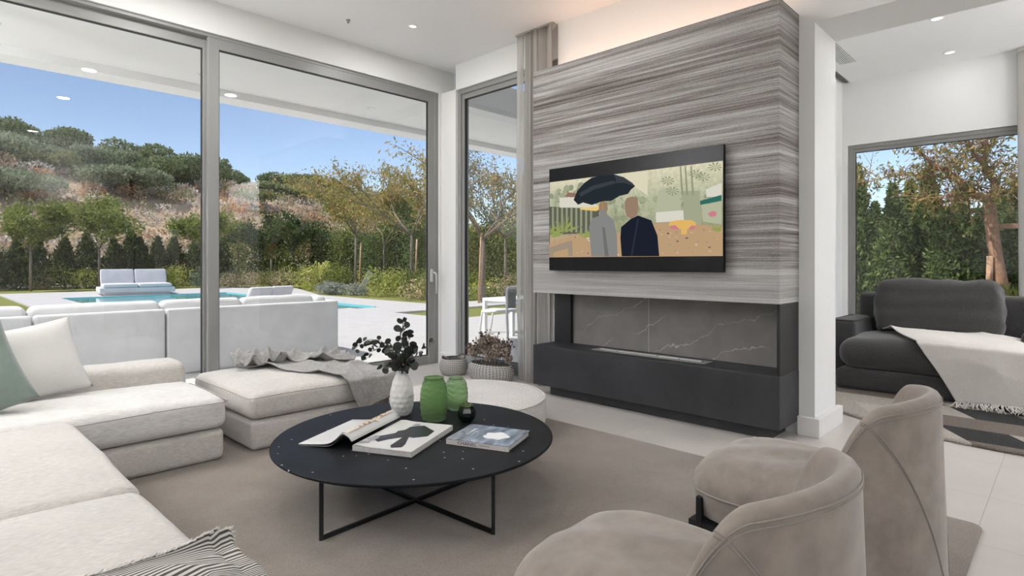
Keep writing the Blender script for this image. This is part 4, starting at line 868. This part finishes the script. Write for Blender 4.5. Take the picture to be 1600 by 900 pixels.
# ------------------------------------------------------------------ dark lounge chair in the side room
dl = thing('chaise_lounge', 'wide charcoal linen lounge chair by the side room window', 'armchair', (0, 0, 0))
def db(nm, x0, y0, x1, y1, z0, z1, **k): return cushion(nm, 'charcoal_linen', (x0 + x1) / 2, (y0 + y1) / 2, z0, x1 - x0, y1 - y0, z1 - z0, parent=dl, **k)
RB = .025
db('base', 5.83, .30, 7.0, 1.56, RB, .20, r=.03, puff=0, side=.01)
c1 = db('seat_cushion', 5.82, .30, 6.75, 1.53, .21, .455, r=.10, puff=.05, side=.03, seed=3, wr=.008)
c2 = db('armrest', 6.2, 1.50, 6.98, 1.70, RB, .60, r=.05, puff=.01, side=.01, seed=5); db('armrest', 6.2, .12, 6.98, .31, RB, .58, r=.05, puff=.01, side=.01, seed=5)
piping_loop('piping', 'charcoal_piping', 6.19, 1.49, 6.99, 1.71, .595, .05, .005, c2)
c3 = db('back_frame', 6.85, .22, 7.05, 1.62, RB, .84, r=.05, puff=0, side=.01)
c4 = cushion('back_cushion', 'charcoal_linen', 0, 0, 0, .26, .90, .53, r=.075, puff=.01, parent=dl, seed=8, wr=.02, side=.05); c4.matrix_world = Matrix.Translation((6.62, .93, .45)) @ Matrix.Rotation(.20, 4, 'Y')
P = []
for a in np.linspace(0, 2 * PI, 49):
    c_, s_ = math.cos(a), math.sin(a); k = (abs(c_) ** 6 + abs(s_) ** 6) ** (-1 / 6); P.append((.02 + .012 * math.sin(5 * a), .468 * k * c_, .26 + .262 * k * s_ + .004 * math.sin(9 * a)))
MB().tube(P, .006, 6, False).build('piping', 'charcoal_piping', c4, True)
o, f = drape('cream_throw', 'cream_wool', None, [(5.37, .66), (5.37, -.2), (6.66, .12), (6.42, 1.30)], 90, 130, [('x', 5.80, -1)], crown(5.79, .27, 6.78, 1.56, .465, .052), None, 0, [(11, 5, .035), (17, -9, .02), (5, 14, .025)], 12, th=.008, zmin=.04)
tag(o, 'cream wool throw with fringe spread over the dark lounge chair', 'throw blanket')
fringe(lambda u, v: f(u, 0), o, 0, 1, 150, .13, 0, rad=.0045, vec=(-1, -.1, -.25), wig=.018)
# ------------------------------------------------------------------ terrace, pool, garden
def PX_(px_, Y): r_ = Vector((.7183, .6957)) + Vector((.6957, -.7183)) * (px_ - 800) / 908.5; d = Y / r_.y; return r_.x * d, d
mb = MB(); mb.box(-9, 5.45, 3.10, 16, 6.90, 3.5); mb.box(-9, 6.90, 3.02, 16, 7.21, 3.62)
struct(mb.build('terrace_roof', 'ceiling_paint'))
struct(box('sun_block_eaves', 'ceiling_paint', -5.6, -3.2, CH, -2.7, 5.45, CH + .3))  # unseen overhang added to keep sun out of the left wall opening
struct(box('house_roof', 'ceiling_paint', -2.7, -3.2, 3.81, 9.1, 5.45, 3.86))
for (x, y) in ((.46, 6.3), (2.1, 6.5), (4.05, 6.4), (6.3, 6.5)): downlight(x, y, 3.10, 'round downlight set in the white terrace ceiling', 'terrace downlights', 0, .04, light=False)
struct(MB().prism([(-60, -60), (90, -60), (90, 36), (-60, 36)], -.30, -.065).build('lawn', 'lawn'))
dk = MB(); dk.box(-9, 5.34, -.064, 16, 9.3, -.02); dk.box(2.2, 9.3, -.064, 7.85, 13.4, -.02); dk.box(7.85, 11.45, -.064, 14, 13.1, -.02); dk.box(2.2, 13.4, -.064, 3.4, 28.6, -.02); dk.box(8.6, 13.1, -.064, 10.2, 28.6, -.02); dk.box(3.4, 23.9, -.064, 8.6, 28.6, -.02)
struct(dk.build('pool_deck', 'deck_tile'))
dk = MB(); dk.prism([(10.2, 19.5), (12.3, 25.8), (11.6, 28.9), (10.2, 28.6)], -.064, -.02); struct(dk.build('deck_corner', 'deck_tile'))
struct(box('pool', 'pool_water', 3.4, 13.4, -.064, 8.6, 23.9, -.05))
m = MB(); m.box(8.57, 13.4, -.05, 8.6, 23.9, -.021); m.box(3.4, 23.87, -.05, 8.6, 23.9, -.021); struct(m.build('pool_edge', 'pool_wall'))

# outdoor sofa seen from behind
os_ = thing('outdoor_sofa', 'long white outdoor sofa on the terrace with its back to the window', 'sofa', (0, 0, 0))
DZ = -.02
def ob(nm, x0, y0, x1, y1, z0, z1, **k): return cushion(nm, k.pop('mat', 'outdoor_white'), (x0 + x1) / 2, (y0 + y1) / 2, z0, x1 - x0, y1 - y0, z1 - z0, parent=os_, **k)
seams = [-1.4, .755, 1.82, 3.77]
for a, b in zip(seams[:-1], seams[1:]):
    ob('back_panel', a + .008, 6.70, b - .008, 6.82, DZ, .668, r=.025, puff=0, side=.0, wr=.001)
    ob('seat_base', a + .008, 6.83, b - .008, 7.65, DZ + .0, .26, r=.03, puff=0, side=0, wr=.001)
    ob('seat_pad', a + .01, 7.0, b - .01, 7.66, .27, .42, r=.05, puff=.02)
for k_, (a, b) in enumerate(((-1.4, .72), (.74, 1.80), (1.81, 2.62), (2.63, 3.50))):
    ob('back_cushion', a, 6.84, b, 7.02, .43, .742, r=.06, puff=.012, side=.012, seed=k_, wr=.006, m=16)
ob('end_panel', 3.68, 6.84, 3.80, 7.65, DZ, .665, r=.025, puff=0, side=0); ob('side_cushion', 3.53, 6.85, 3.67, 7.6, .43, .72, r=.05, puff=.01)

def daybed(x, y, rz, label):
    t_ = thing('sun_lounger', label, 'sun lounger', (x, y, DZ), rz, 'double sun loungers by the pool')
    box('base', 'outdoor_white', -1.15, -.9, .09, 1.15, .9, .27, t_, .03)
    box('plinth', 'handle_metal', -1.0, -.75, 0, 1.0, .75, .09, t_)
    for s_ in (-1, 1):
        o = cushion('mattress', 'outdoor_white', s_ * .53, -.25, .275, 1.02, 1.25, .13, r=.04, puff=.01, parent=t_)
        o = cushion('backrest', 'outdoor_white', 0, 0, 0, 1.02, .11, .60, r=.04, puff=.0, parent=t_); o.matrix_basis = Matrix.Translation((s_ * .53, .34, .36)) @ Matrix.Rotation(-.42, 4, 'X')
    return t_
d_ = 21.6; x, _ = PX_(212, 1); r_ = Vector((.7183, .6957)) + Vector((.6957, -.7183)) * (212 - 800) / 908.5
daybed(r_.x * d_, r_.y * d_, -.12, 'white double sun lounger beyond the pool, left of the window mullion')
r_ = Vector((.7183, .6957)) + Vector((.6957, -.7183)) * (400 - 800) / 908.5; rb_ = daybed(r_.x * 11.6, r_.y * 11.6, PI * 1.12, 'low white sun lounger behind the outdoor sofa, right of the window mullion'); rb_.scale = (.52, .75, .76)

# terrace table and chair through the corner window
def at(px_, d): r_ = (Vector((.7183, .6957)) + Vector((.6957, -.7183)) * (px_ - 800) / 908.5) * d; return r_.x, r_.y
x, y = at(800, 9.6)
tt = thing('terrace_table', 'white square-legged terrace table behind the corner window', 'table', (x, y, DZ), 0)
box('table_top', 'white_plastic', -.25, -.25, .53, .95, .45, .58, tt, .004)
for a, b in ((-.22, -.22), (.92, -.22), (-.22, .42), (.92, .42)): box('leg', 'white_plastic', a - .03, b - .03, 0, a + .03, b + .03, .53, tt)
x, y = at(801, 8.6)
tc_ = thing('terrace_chair', 'white terrace chair with woven grey back beside the white table', 'chair', (x, y, DZ), .4)
MB().tube([(-.24, -.02, .0), (-.23, 0, .40), (-.23, 0, .76), (-.20, 0, .80), (.20, 0, .80), (.23, 0, .76), (.23, 0, .4), (.24, -.02, 0)], .019, 8).build('frame', 'white_plastic', tc_, True)
MB().tube([(-.20, .46, .0), (-.21, .40, .44), (-.21, .0, .46)], .016, 8).build('leg', 'white_plastic', tc_, True); MB().tube([(.20, .46, .0), (.21, .40, .44), (.21, .0, .46)], .016, 8).build('leg', 'white_plastic', tc_, True)
V, F, UV = uv_grid(14, 12, lambda u, v: ((u - .5) * .36 * (1 - .25 * (1 - v)), .03 + .09 * (1 - (2 * u - 1) ** 2) * -1 + .02, .50 + .27 * v)); o = rawobj('woven_back', V, F, 'grey_knit', tc_, uvs=UV); solid(o, .01)
box('seat', 'white_plastic', -.21, .0, .44, .21, .42, .47, tc_, .01)

# ---- vegetation
def conifer(h_, R_, n, ls, mat, seed):
    q = np.random.default_rng(seed); t_ = q.uniform(0, 1, n) ** .75; a = q.uniform(0, 2 * PI, n); lump = 1 + .35 * np.sin(a * 3 + t_ * 17) * np.sin(t_ * 23 + a * 2); rr = R_ * (1 - t_) ** .8 * lump * q.uniform(.35, 1.05, n)
    P = np.stack([rr * np.cos(a), rr * np.sin(a), .05 + t_ * (h_ - .05)], 1); return leaf_cloud(P, ls, .38, (0, 0, .55))
def veg(name, VF, mat, parent=None, kind=None):
    me = rawobj(name, VF[0], VF[1], mat, parent, False); (kind and me.__setitem__('kind', kind)); return me
def proto_tree(name, V_F, mat, trunk, bark, label, cat, group):
    t_ = thing(name, label, cat, (0, 0, 0), 0, group); veg('foliage', V_F, mat, t_)
    if trunk: m = MB(); [m.tube(*a) for a in trunk]; m.build('trunk', bark, t_, True)
    return t_
def place(pr, lst, labels=None):
    for i, (x, y, z, s_, sz) in enumerate(lst):
        o = pr if i == 0 else copy_tree(pr); o.location = (x, y, z); o.scale = (s_, s_, sz); o.rotation_euler = (0, 0, i * 2.4)
        if labels: o['label'] = labels[i]
# far hedge across the garden
hp = [conifer(2.2, .95, 3000, .15, '', 10 + k) for k in range(3)]
line = []
x = -1.5
while x < 12.5: line.append((x + rnd.uniform(-.3, .3), 33.6 + rnd.uniform(-.3, .3))); x += .8
for k in range(3):
    pt = proto_tree('hedge_conifer', hp[k], 'hedge_leaf', [([(0, 0, 0), (0, 0, 1.6)], .04, 5)], 'bark_grey', 'dark conifer in the far hedge', 'conifer', 'far hedge conifers')
    place(pt, [(a, b, -.06, rnd.uniform(.9, 1.1), rnd.uniform(.85, 1.25)) for a, b in line[k::3]])
# taller green screen curving round on the right
line = [];  P0 = [(12.5, 33), (16.5, 29.5), (17.2, 24), (17.0, 19.5), (17.2, 15.5), (19.0, 12)]
for (a, b), (c, d) in zip(P0[:-1], P0[1:]):
    n = int(math.dist((a, b), (c, d)) / .95)
    for k in range(n): f = k / n; line.append((a + (c - a) * f + rnd.uniform(-.3, .3), b + (d - b) * f + rnd.uniform(-.3, .3)))
for k in range(3):
    q = np.random.default_rng(50 + k); P = np.stack([q.normal(0, .42, 3600), q.normal(0, .42, 3600), q.uniform(0, 1, 3600) ** .8 * 3.0 + q.normal(0, .15, 3600)], 1); P[:, 2] = np.clip(P[:, 2], .05, 9)
    pt = proto_tree('screening_shrub', leaf_cloud(P, .14, .4, (0, 0, .3)), ['garden_leaf', 'hedge_leaf', 'cypress_leaf'][k], [([(0, 0, 0), (0, 0, 2.6)], .04, 5)], 'bark_grey', 'tall leafy screening shrub behind the right-hand flower bed', 'shrub', 'tall screening shrubs')
    place(pt, [(a, b, -.06, rnd.uniform(.9, 1.2), rnd.uniform(.85, 1.15)) for a, b in line[k::3]])
# low bed shrubs
def shrub(px_, d, R_, h_, mat, label, n=900, ls=.09, group=None):
    x, y = at(px_, d); bl = [(rnd.uniform(-R_, R_) * .55, rnd.uniform(-R_, R_) * .55, h_ * .45 + rnd.uniform(-.1, .1) * h_, R_ * .6, R_ * .6, h_ * .5) for _ in range(5)]
    P = blob_pts(bl, n, .5); P[:, 2] = np.clip(P[:, 2], .02, 9); o = veg('garden_shrub', leaf_cloud(P, ls, .5, (0, 0, .3)), mat); o.location = (x, y, -.06); return tag(o, label, 'shrub', group)
names = {'lime_shrub': 'yellow-green', 'blue_shrub': 'blue-green', 'flower_shrub': 'peach-flowered', 'grey_shrub': 'silver-grey', 'garden_leaf': 'bright green'}
bed = [(8, 26.5, .9, .9, 'lime_shrub'), (38, 26.5, .8, 1.0, 'blue_shrub'), (62, 26, .45, .7, 'flower_shrub'), (85, 26.5, 1.0, 1.05, 'lime_shrub'), (112, 27, .9, 1.1, 'garden_leaf'), (138, 27, .8, .95, 'lime_shrub'), (160, 27.5, .7, 1.1, 'garden_leaf'),
       (190, 28, .8, .9, 'blue_shrub'), (225, 28, .8, .9, 'garden_leaf'), (255, 28, .8, 1.1, 'garden_leaf'), (288, 28, .9, 1.15, 'lime_shrub'), (312, 28, .7, .9, 'blue_shrub'), (352, 28, .6, .9, 'blue_shrub'), (368, 27.5, .8, .8, 'flower_shrub'),
       (395, 27.5, .8, .8, 'flower_shrub'), (420, 27.5, .9, .9, 'lime_shrub'), (446, 27, .8, .85, 'flower_shrub'), (478, 26, 1.1, 1.2, 'lime_shrub'), (505, 25.5, 1.0, 1.15, 'lime_shrub'), (537, 25, .7, 1.1, 'garden_leaf'),
       (510, 22.5, .55, .45, 'grey_shrub'), (530, 22, .55, .45, 'grey_shrub'), (552, 21.5, .6, .45, 'grey_shrub'), (590, 21.5, .9, 1.1, 'lime_shrub'), (615, 20.5, .9, 1.0, 'lime_shrub'), (652, 19, .8, .75, 'flower_shrub'), (640, 21, .8, 1.0, 'garden_leaf'), (672, 19, .7, .9, 'garden_leaf'),
       (730, 19, .7, 1.0, 'garden_leaf'), (752, 18.5, .6, .6, 'lime_shrub'), (775, 18.5, .6, .5, 'garden_leaf'), (798, 18, .7, .9, 'flower_shrub')]
for (p_, d, R_, h_, mt) in bed: shrub(p_, d, R_, h_, mt, names[mt] + ' low shrub in the flower bed beyond the pool', group=names[mt] + ' bed shrubs')
# spiky palm-like plant
x, y = at(498, 25); m = MB()
for k in range(26):
    a = k * 2.4; e = .5 + .4 * math.sin(k); L_ = 1.0; c_, s_ = math.cos(a), math.sin(a)
    p = [(0, 0, .3), (c_ * L_ * .5 - s_ * .03, s_ * L_ * .5 + c_ * .03, .3 + L_ * .6 * e + .2), (c_ * L_, s_ * L_, .3 + L_ * .5 * e), (c_ * L_ * .5 + s_ * .03, s_ * L_ * .5 - c_ * .03, .3 + L_ * .6 * e + .2)]; m.add(p, [(0, 1, 2, 3)])
o = m.build('spiky_plant', 'lime_shrub', None, loc=(x, y, .2)); tag(o, 'spiky arching plant rising from the flower bed', 'plant')

def branchy(name, x, y, h_, tr_h, R_, mat, bark, n, ls, label, seed, lean=(0, 0), sparse=.5, drop=0, tr=.07, group=None, nb=9):
    q = random.Random(seed); t_ = thing(name, label, 'tree', (x, y, -.06), 0, group); m = MB(); tips = []
    top = Vector((lean[0], lean[1], tr_h)); m.tube([(0, 0, 0), (lean[0] * .4, lean[1] * .4, tr_h * .5), top], [tr, tr * .85, tr * .75], 8)
    def grow(p, d, L, r_, lv):
        e = p + d * L; mid = p + d * L * .5 + Vector((q.uniform(-1, 1), q.uniform(-1, 1), q.uniform(-.3, .6))) * L * .08; m.tube([p, mid, e], [r_, r_ * .8, r_ * .6], 5 if lv > 1 else 7, lv == 0)
        tips.append((e, L)); tips.append((mid, L))
        if lv < 3:
            for k in range(3 if lv < 2 else 2):
                nd = (d + Vector((q.uniform(-.8, .8), q.uniform(-.8, .8), q.uniform(-.35, .6)))).normalized(); grow(e if k else mid, nd, L * q.uniform(.55, .8), r_ * .6, lv + 1)
    for k in range(nb // 2):
        a = 2 * PI * k / (nb // 2) + q.uniform(-.4, .4); up_ = q.uniform(.5, 1.5); d = Vector((math.cos(a), math.sin(a), up_)).normalized(); grow(top, d, (h_ - tr_h) * .42 / max(.55, d.z) * q.uniform(.8, 1.05) * min(1.2, R_), tr * .55, 0)
    m.build('trunk', bark, t_, True); T_ = np.array([tuple(p) for p, L in tips]); n = int(n * 2.4); k = rng.integers(0, len(T_), n); P = T_[k] + rng.normal(0, sparse * .27, (n, 3)); P[:, 2] -= drop * rng.uniform(0, 1, n)
    veg('foliage', leaf_cloud(P, ls, .35, (0, 0, -.5 if drop else .1)), mat, t_); return t_
x, y = at(48, 24.5); branchy('garden_tree', x, y, 3.9, 1.7, .8, 'garden_leaf', 'bark_grey', 2600, .17, 'small round-crowned garden tree nearest the left edge of the window', 1, tr=.06)
x, y = at(155, 26); branchy('garden_tree', x, y, 4.2, 1.8, .8, 'garden_leaf', 'bark_grey', 2600, .17, 'small garden tree just left of the double sun lounger', 2, tr=.06)
x, y = at(318, 27); branchy('garden_tree', x, y, 3.8, 1.7, .8, 'garden_leaf', 'bark_grey', 2200, .17, 'small garden tree partly hidden by the window mullion', 3, tr=.06)
x, y = at(424, 28); branchy('garden_tree', x, y, 3.9, 1.4, .7, 'hedge_leaf', 'bark_grey', 3200, .18, 'dark green narrow tree right of the window mullion', 4, tr=.06)
x, y = at(556, 25); branchy('yellowing_tree', x, y, 5.3, 2.4, .95, 'autumn_leaf', 'bark_grey', 2600, .15, 'yellowing garden tree in the middle of the right-hand pane', 5, tr=.07, drop=.2)
x, y = at(643, 21.5); branchy('yellowing_tree', x, y, 4.9, 2.2, .95, 'autumn_leaf', 'bark_grey', 2600, .13, 'yellowing garden tree close to the door handle side of the pane', 6, tr=.07, drop=.2)
x, y = at(600, 27); branchy('yellowing_tree', x, y, 4.6, 2.0, .9, 'garden_leaf', 'bark_grey', 2200, .15, 'light green slender tree between the two yellowing trees', 7, tr=.06)
x, y = at(755, 17); branchy('yellowing_tree', x, y, 4.7, 1.9, .95, 'autumn_leaf', 'bark_grey', 3000, .11, 'yellowing tree seen through the narrow corner window', 8, tr=.085, drop=.15)
x, y = at(790, 18.5); branchy('yellowing_tree', x, y, 4.6, 2.0, .95, 'autumn_leaf', 'bark_grey', 2400, .12, 'yellowing tree half behind the sheer curtain', 9, tr=.06, drop=.15)
for (p_, d, l_) in ((561, 24.6, 'leaning pair of stakes'), (648, 21.2, 'stake'), (748, 16.7, 'stake')):
    x, y = at(p_, d); o = MB().tube([(x, y, -.06), (x + .1, y, 2.0)], .035, 6).build('tree_stake', 'timber_stake', None, True); tag(o, 'wooden stake tied beside the %s' % {561: 'middle yellowing tree', 648: 'yellowing tree near the door handle', 748: 'yellowing tree in the corner window'}[p_], 'stake')
x, y = at(566, 22.6); o = box('grey_plank', 'handle_metal', 0, 0, 0, .22, .04, 1.05); o.matrix_world = Matrix.Translation((x - .25, y, -.06)) @ Matrix.Rotation(.55, 4, 'Y'); tag(o, 'grey board leaning among the silver shrubs', 'board')

# ---- hillside
def hz(x, y):
    t_ = np.clip((y - 32) / 32, 0, 1); s_ = t_ * t_ * (3 - 2 * t_); g_ = 1 - np.clip((x - 28) / 60, 0, .6) * 1.0
    return -.1 + 8.7 * s_ * g_ * (1 + .10 * np.exp(-((x - 4) / 6.) ** 2)) + .35 * np.sin(x * .31 + 1) * s_ + .3 * np.sin(y * .23 + x * .13) * s_ - .03 * np.clip(y - 66, 0, 99)
xs = np.linspace(-40, 95, 110); ys = np.linspace(34.5, 120, 70); X, Y = np.meshgrid(xs, ys, indexing='ij'); V = np.stack([X, Y, hz(X, Y)], 2).reshape(-1, 3); n_ = len(ys)
I = np.arange(len(xs) - 1)[:, None] * n_ + np.arange(n_ - 1)[None]; F = np.stack([I, I + n_, I + n_ + 1, I + 1], 2).reshape(-1, 4)
struct(rawobj('hillside', V, F, 'hill_soil'))
def scrub(name, mat, n, seed, ls, r0, r1, per, label, y0=35.5, y1=64):
    q = np.random.default_rng(seed); B = []
    while len(B) < n:
        y = q.uniform(y0, y1); x = q.uniform(.02, 1.02) * y; r_ = q.uniform(r0, r1); B.append((x, y, float(hz(x, y)) + r_ * .25, r_, r_, r_ * .75))
    P = blob_pts(B, n * per, .35); o = veg(name, leaf_cloud(P, ls, .45, (0, 0, .5)), mat, None, 'stuff'); return tag(o, label, 'scrub')
scrub('dry_scrub', 'dry_scrub', 460, 1, .26, .4, 1.1, 90, 'dry brown brushwood covering the hillside')
scrub('pale_scrub', 'pale_scrub', 230, 2, .24, .4, .9, 90, 'pale bleached grasses across the hillside')
scrub('pale_plumes', 'pale_scrub', 60, 6, .22, .6, 1.2, 110, 'band of pale plumes along the foot of the hillside', 35.3, 38.5)
scrub('rust_scrub', 'rust_scrub', 80, 3, .24, .5, 1.1, 90, 'rust-orange dry bushes dotted on the hillside', 42, 62)
scrub('green_scrub', 'green_scrub', 190, 4, .26, .5, 1.3, 100, 'dull green low bushes on the hillside')
def bigbush(px_, ytop, Y, R_, label, mat='olive_leaf', n=11000):
    R_ *= 1.05; ytop -= 4
    r_ = Vector((.7183, .6957)) + Vector((.6957, -.7183)) * (px_ - 800) / 908.5; d = Y / r_.y; x = r_.x * d; zt = CAMH + (410 - ytop) / 908.5 * d; zb = float(hz(np.array(x), np.array(Y))) - .3; H_ = max(1.5, zt - zb)
    q = random.Random(int(px_)); bl = [(q.uniform(-1, 1) * R_ * .72, q.uniform(-1, 1) * R_ * .5, H_ * q.uniform(.42, .78), R_ * q.uniform(.34, .5), R_ * q.uniform(.34, .5), H_ * q.uniform(.2, .28)) for _ in range(14)]
    t_ = thing('hillside_bush', label, 'bush', (x, Y, zb)); P = blob_pts(bl, n, .18); veg('foliage', leaf_cloud(P, .27, .5, (0, 0, .3)), mat, t_)
    MB().tube([(0, 0, 0), (.1, 0, H_ * .4)], [.18, .1], 7).build('trunk', 'bark_grey', t_, True)
    m = MB()
    for (a, b, c, u, v, w_) in bl: m.tube([(0, 0, H_ * .2), (a * .5, b * .5, c * .6), (a, b, c)], [.09, .06, .03], 5)
    m.build('branches', 'bark_grey', t_, True); return t_
bigbush(-5, 208, 58, 3.6, 'grey-green olive bush on the hilltop at the left edge'); bigbush(70, 200, 62, 3.2, 'dark round bush on the hilltop, second from the left', 'oak_leaf')
bigbush(12, 262, 50, 2.8, 'grey-green bush lower on the slope at the left edge'); bigbush(62, 250, 57, 2.3, 'yellow-green bush below the dark hilltop bush', 'green_scrub', 5000)
bigbush(160, 232, 60, 2.6, 'olive bush on the hilltop left of the middle gap'); bigbush(208, 222, 62, 3.4, 'broad dark bush at the middle of the hilltop', 'oak_leaf'); bigbush(250, 245, 66, 2.2, 'small tree behind the hilltop bushes', 'oak_leaf', 5000)
bigbush(285, 246, 58, 3.6, 'large round dark bush left of the window mullion', 'oak_leaf'); bigbush(185, 262, 54, 2.8, 'grey-green bush spreading down the slope in the middle'); bigbush(352, 268, 62, 2.0, 'small dark bush just right of the window mullion', 'oak_leaf', 5000)
bigbush(462, 276, 60, 3.2, 'dark bush on the ridge right of the window mullion', 'oak_leaf'); bigbush(430, 292, 58, 2.4, 'low green bush on the ridge beside the dark bush'); bigbush(505, 288, 60, 2.4, 'bush at the right end of the ridge')
bigbush(395, 305, 52, 1.6, 'pale green small bush in the middle of the slope', 'green_scrub', 4000)
bigbush(560, 310, 58, 3.0, 'green bush at the ridge behind the yellowing trees'); bigbush(640, 318, 56, 3.2, 'dark bush behind the right-hand trees', 'oak_leaf')

# ---- behind the side room window
pr_ = [conifer(2.5, .50, 8000, .085, '', 70 + k) for k in range(3)]
cyp = [(1340, 262, 11.6), (1395, 292, 11.4), (1422, 286, 12.2), (1452, 262, 11.8), (1478, 330, 11.3), (1502, 298, 12), (1532, 330, 11.5), (1562, 306, 12.2), (1590, 288, 11.6), (1625, 300, 11.8), (1368, 320, 12.6), (1310, 300, 11.9), (1660, 300, 12)]
for k in range(3):
    pt = proto_tree('cypress_tree', pr_[k], 'cypress_leaf', [([(0, 0, 0), (0, 0, 2.2)], .03, 5)], 'bark_grey', 'feathery cypress in the hedge outside the side room window', 'conifer', 'cypress hedge outside the side room')
    L_ = []
    for (p_, yt, X_) in cyp[k::3]:
        r_ = Vector((.7183, .6957)) + Vector((.6957, -.7183)) * (p_ - 800) / 908.5; d = X_ / r_.x; zt = CAMH + (410 - yt) / 908.5 * d; L_.append((X_, r_.y * d, -.06, 1.0, (zt + .06) / 2.5))
    place(pt, L_)
P = np.stack([rng.uniform(11.9, 12.6, 26000), rng.uniform(-1.5, 5.0, 26000), rng.uniform(-.05, 1.25, 26000)], 1); o = veg('hedge_undergrowth', leaf_cloud(P, .09, .4, (0, 0, .4)), 'cypress_leaf', None, 'stuff'); tag(o, 'dense lower greenery of the hedge behind the side room window', 'hedge')
# large twisting tree with orange bark
def A3(p_, y_, X_=10.7): r_ = Vector((.7183, .6957)) + Vector((.6957, -.7183)) * (p_ - 800) / 908.5; d = X_ / r_.x; return Vector((X_, r_.y * d, CAMH + (410 - y_) / 908.5 * d))
bt = thing('orange_barked_tree', 'large tree with orange-brown bark outside the side room window', 'tree', (0, 0, 0)); m = MB(); tips = []
def limb(pts, r0, r1, dx=0):
    P = [A3(a, b, 10.7 + dx * i / max(1, len(pts) - 1)) for i, (a, b) in enumerate(pts)]; Q = []
    for i in range(len(P) - 1):
        for k in range(5):
            t_ = k / 5; p0, p1, p2, p3 = P[max(i - 1, 0)], P[i], P[i + 1], P[min(i + 2, len(P) - 1)]; Q.append(.5 * ((2 * p1) + (p2 - p0) * t_ + (2 * p0 - 5 * p1 + 4 * p2 - p3) * t_ ** 2 + (3 * p1 - p0 - 3 * p2 + p3) * t_ ** 3))
    Q.append(P[-1]); m.tube(Q, [r0 + (r1 - r0) * i / (len(Q) - 1) for i in range(len(Q))], 8); return Q
b0 = A3(1575, 520); tr_ = limb([(1590, 530), (1566, 450), (1553, 380), (1545, 312)], .085, .075)
m.tube([(10.7, A3(1585, 500).y, -.06), tr_[0]], .09, 8)
L1 = limb([(1545, 312), (1515, 300), (1490, 275), (1460, 258), (1430, 230)], .06, .018, -.3); L2 = limb([(1490, 278), (1440, 275), (1400, 275), (1350, 285)], .02, .006, .3); L3 = limb([(1545, 312), (1555, 290), (1540, 262), (1540, 225), (1545, 190)], .055, .02, .3)
L4 = limb([(1540, 262), (1520, 235), (1510, 215), (1500, 190)], .035, .012, -.3); L5 = limb([(1548, 305), (1570, 300), (1600, 285), (1640, 250)], .035, .015, -.2); L6 = limb([(1530, 310), (1500, 310), (1470, 316), (1450, 310)], .018, .006, -.4); L7 = limb([(1535, 335), (1520, 330), (1490, 318)], .015, .005, .2)
q = random.Random(5)
for Q in (L1, L2, L3, L4, L5, L6):
    for p in Q[3:]:
        for k in range(3):
            d = Vector((q.uniform(-1, 1), q.uniform(-1, 1), q.uniform(-.5, .9))).normalized(); L = q.uniform(.2, .5); e = p + d * L; mid = p + d * L * .5 + Vector((0, 0, .03)); m.tube([p, mid, e], [.008, .006, .003], 4, False); tips += [mid, e, e + Vector((0, 0, -.05)), p]
            d2 = (d + Vector((q.uniform(-1, 1), q.uniform(-1, 1), q.uniform(-.5, .6))) * .8).normalized(); e2 = mid + d2 * L * .6; m.tube([mid, e2], [.005, .002], 4, False); tips.append(e2)
m.build('trunk', 'bark_orange', bt, True)
T_ = np.array([tuple(t_) for t_ in tips]); k = rng.integers(0, len(T_), 3000); P = T_[k] + rng.normal(0, .06, (3000, 3)); veg('foliage', leaf_cloud(P, .085, .28, (0, 0, -.5)), 'autumn_leaf', bt); k = rng.integers(0, len(T_), 1500); P = T_[k] + rng.normal(0, .06, (1500, 3)); veg('green_foliage', leaf_cloud(P, .07, .35, (0, 0, -.3)), 'garden_leaf', bt)
p1, p2 = A3(1557, 354, 10.8), A3(1640, 354, 10.8); o = MB().box(10.76, p2.y, p1.z - .035, 10.80, p1.y, p1.z + .035).build('stake_crossbar', 'timber_stake'); tag(o, 'horizontal timber bar tied to the orange-barked tree', 'timber')
o = MB().tube([(10.62, A3(1548, 500).y + .03, -.06), (10.62, A3(1548, 380).y, A3(1548, 400).z)], .04, 7).build('tree_stake', 'timber_stake', None, True); tag(o, 'upright timber stake beside the orange-barked tree', 'stake')
P = np.stack([rng.uniform(9.6, 10.2, 900), rng.uniform(.3, .9, 900), rng.uniform(0, .75, 900)], 1); o = veg('tall_grass', leaf_cloud(P, .16, .10, (0, 0, 1.5)), 'lime_shrub', None, 'stuff'); tag(o, 'tall green-gold grass low at the right of the side room window', 'grass')
# ---- ordinals so that each repeat is singled out
ORD = ['leftmost', 'second', 'third', 'fourth', 'fifth', 'sixth', 'seventh', 'eighth', 'ninth', 'tenth', 'eleventh', 'twelfth', 'thirteenth', 'fourteenth', 'fifteenth', 'sixteenth', 'seventeenth', 'eighteenth', 'nineteenth', 'twentieth', 'twenty-first', 'twenty-second', 'twenty-third', 'twenty-fourth', 'twenty-fifth', 'twenty-sixth']
def screen_x(o): v = Vector(o.location); d = v.x * .7183 + v.y * .6957; return (v.x * .6957 - v.y * .7183) / d
by = {}
for o in list(scn.objects):
    if o.parent is None and 'group' in o and 'label' in o: by.setdefault((o['group'], o['label']), []).append(o)
for (g, l), L in by.items():
    if len(L) < 2: continue
    L = [o for o in L if Vector(o.location).xy.dot(Vector((.7183, .6957))) > .5 and abs(screen_x(o)) < .95]
    for i, o in enumerate(sorted(L, key=screen_x)):
        if i < len(ORD): o['label'] = (ORD[i] + ' from the left, ' if i else 'leftmost, ') + l
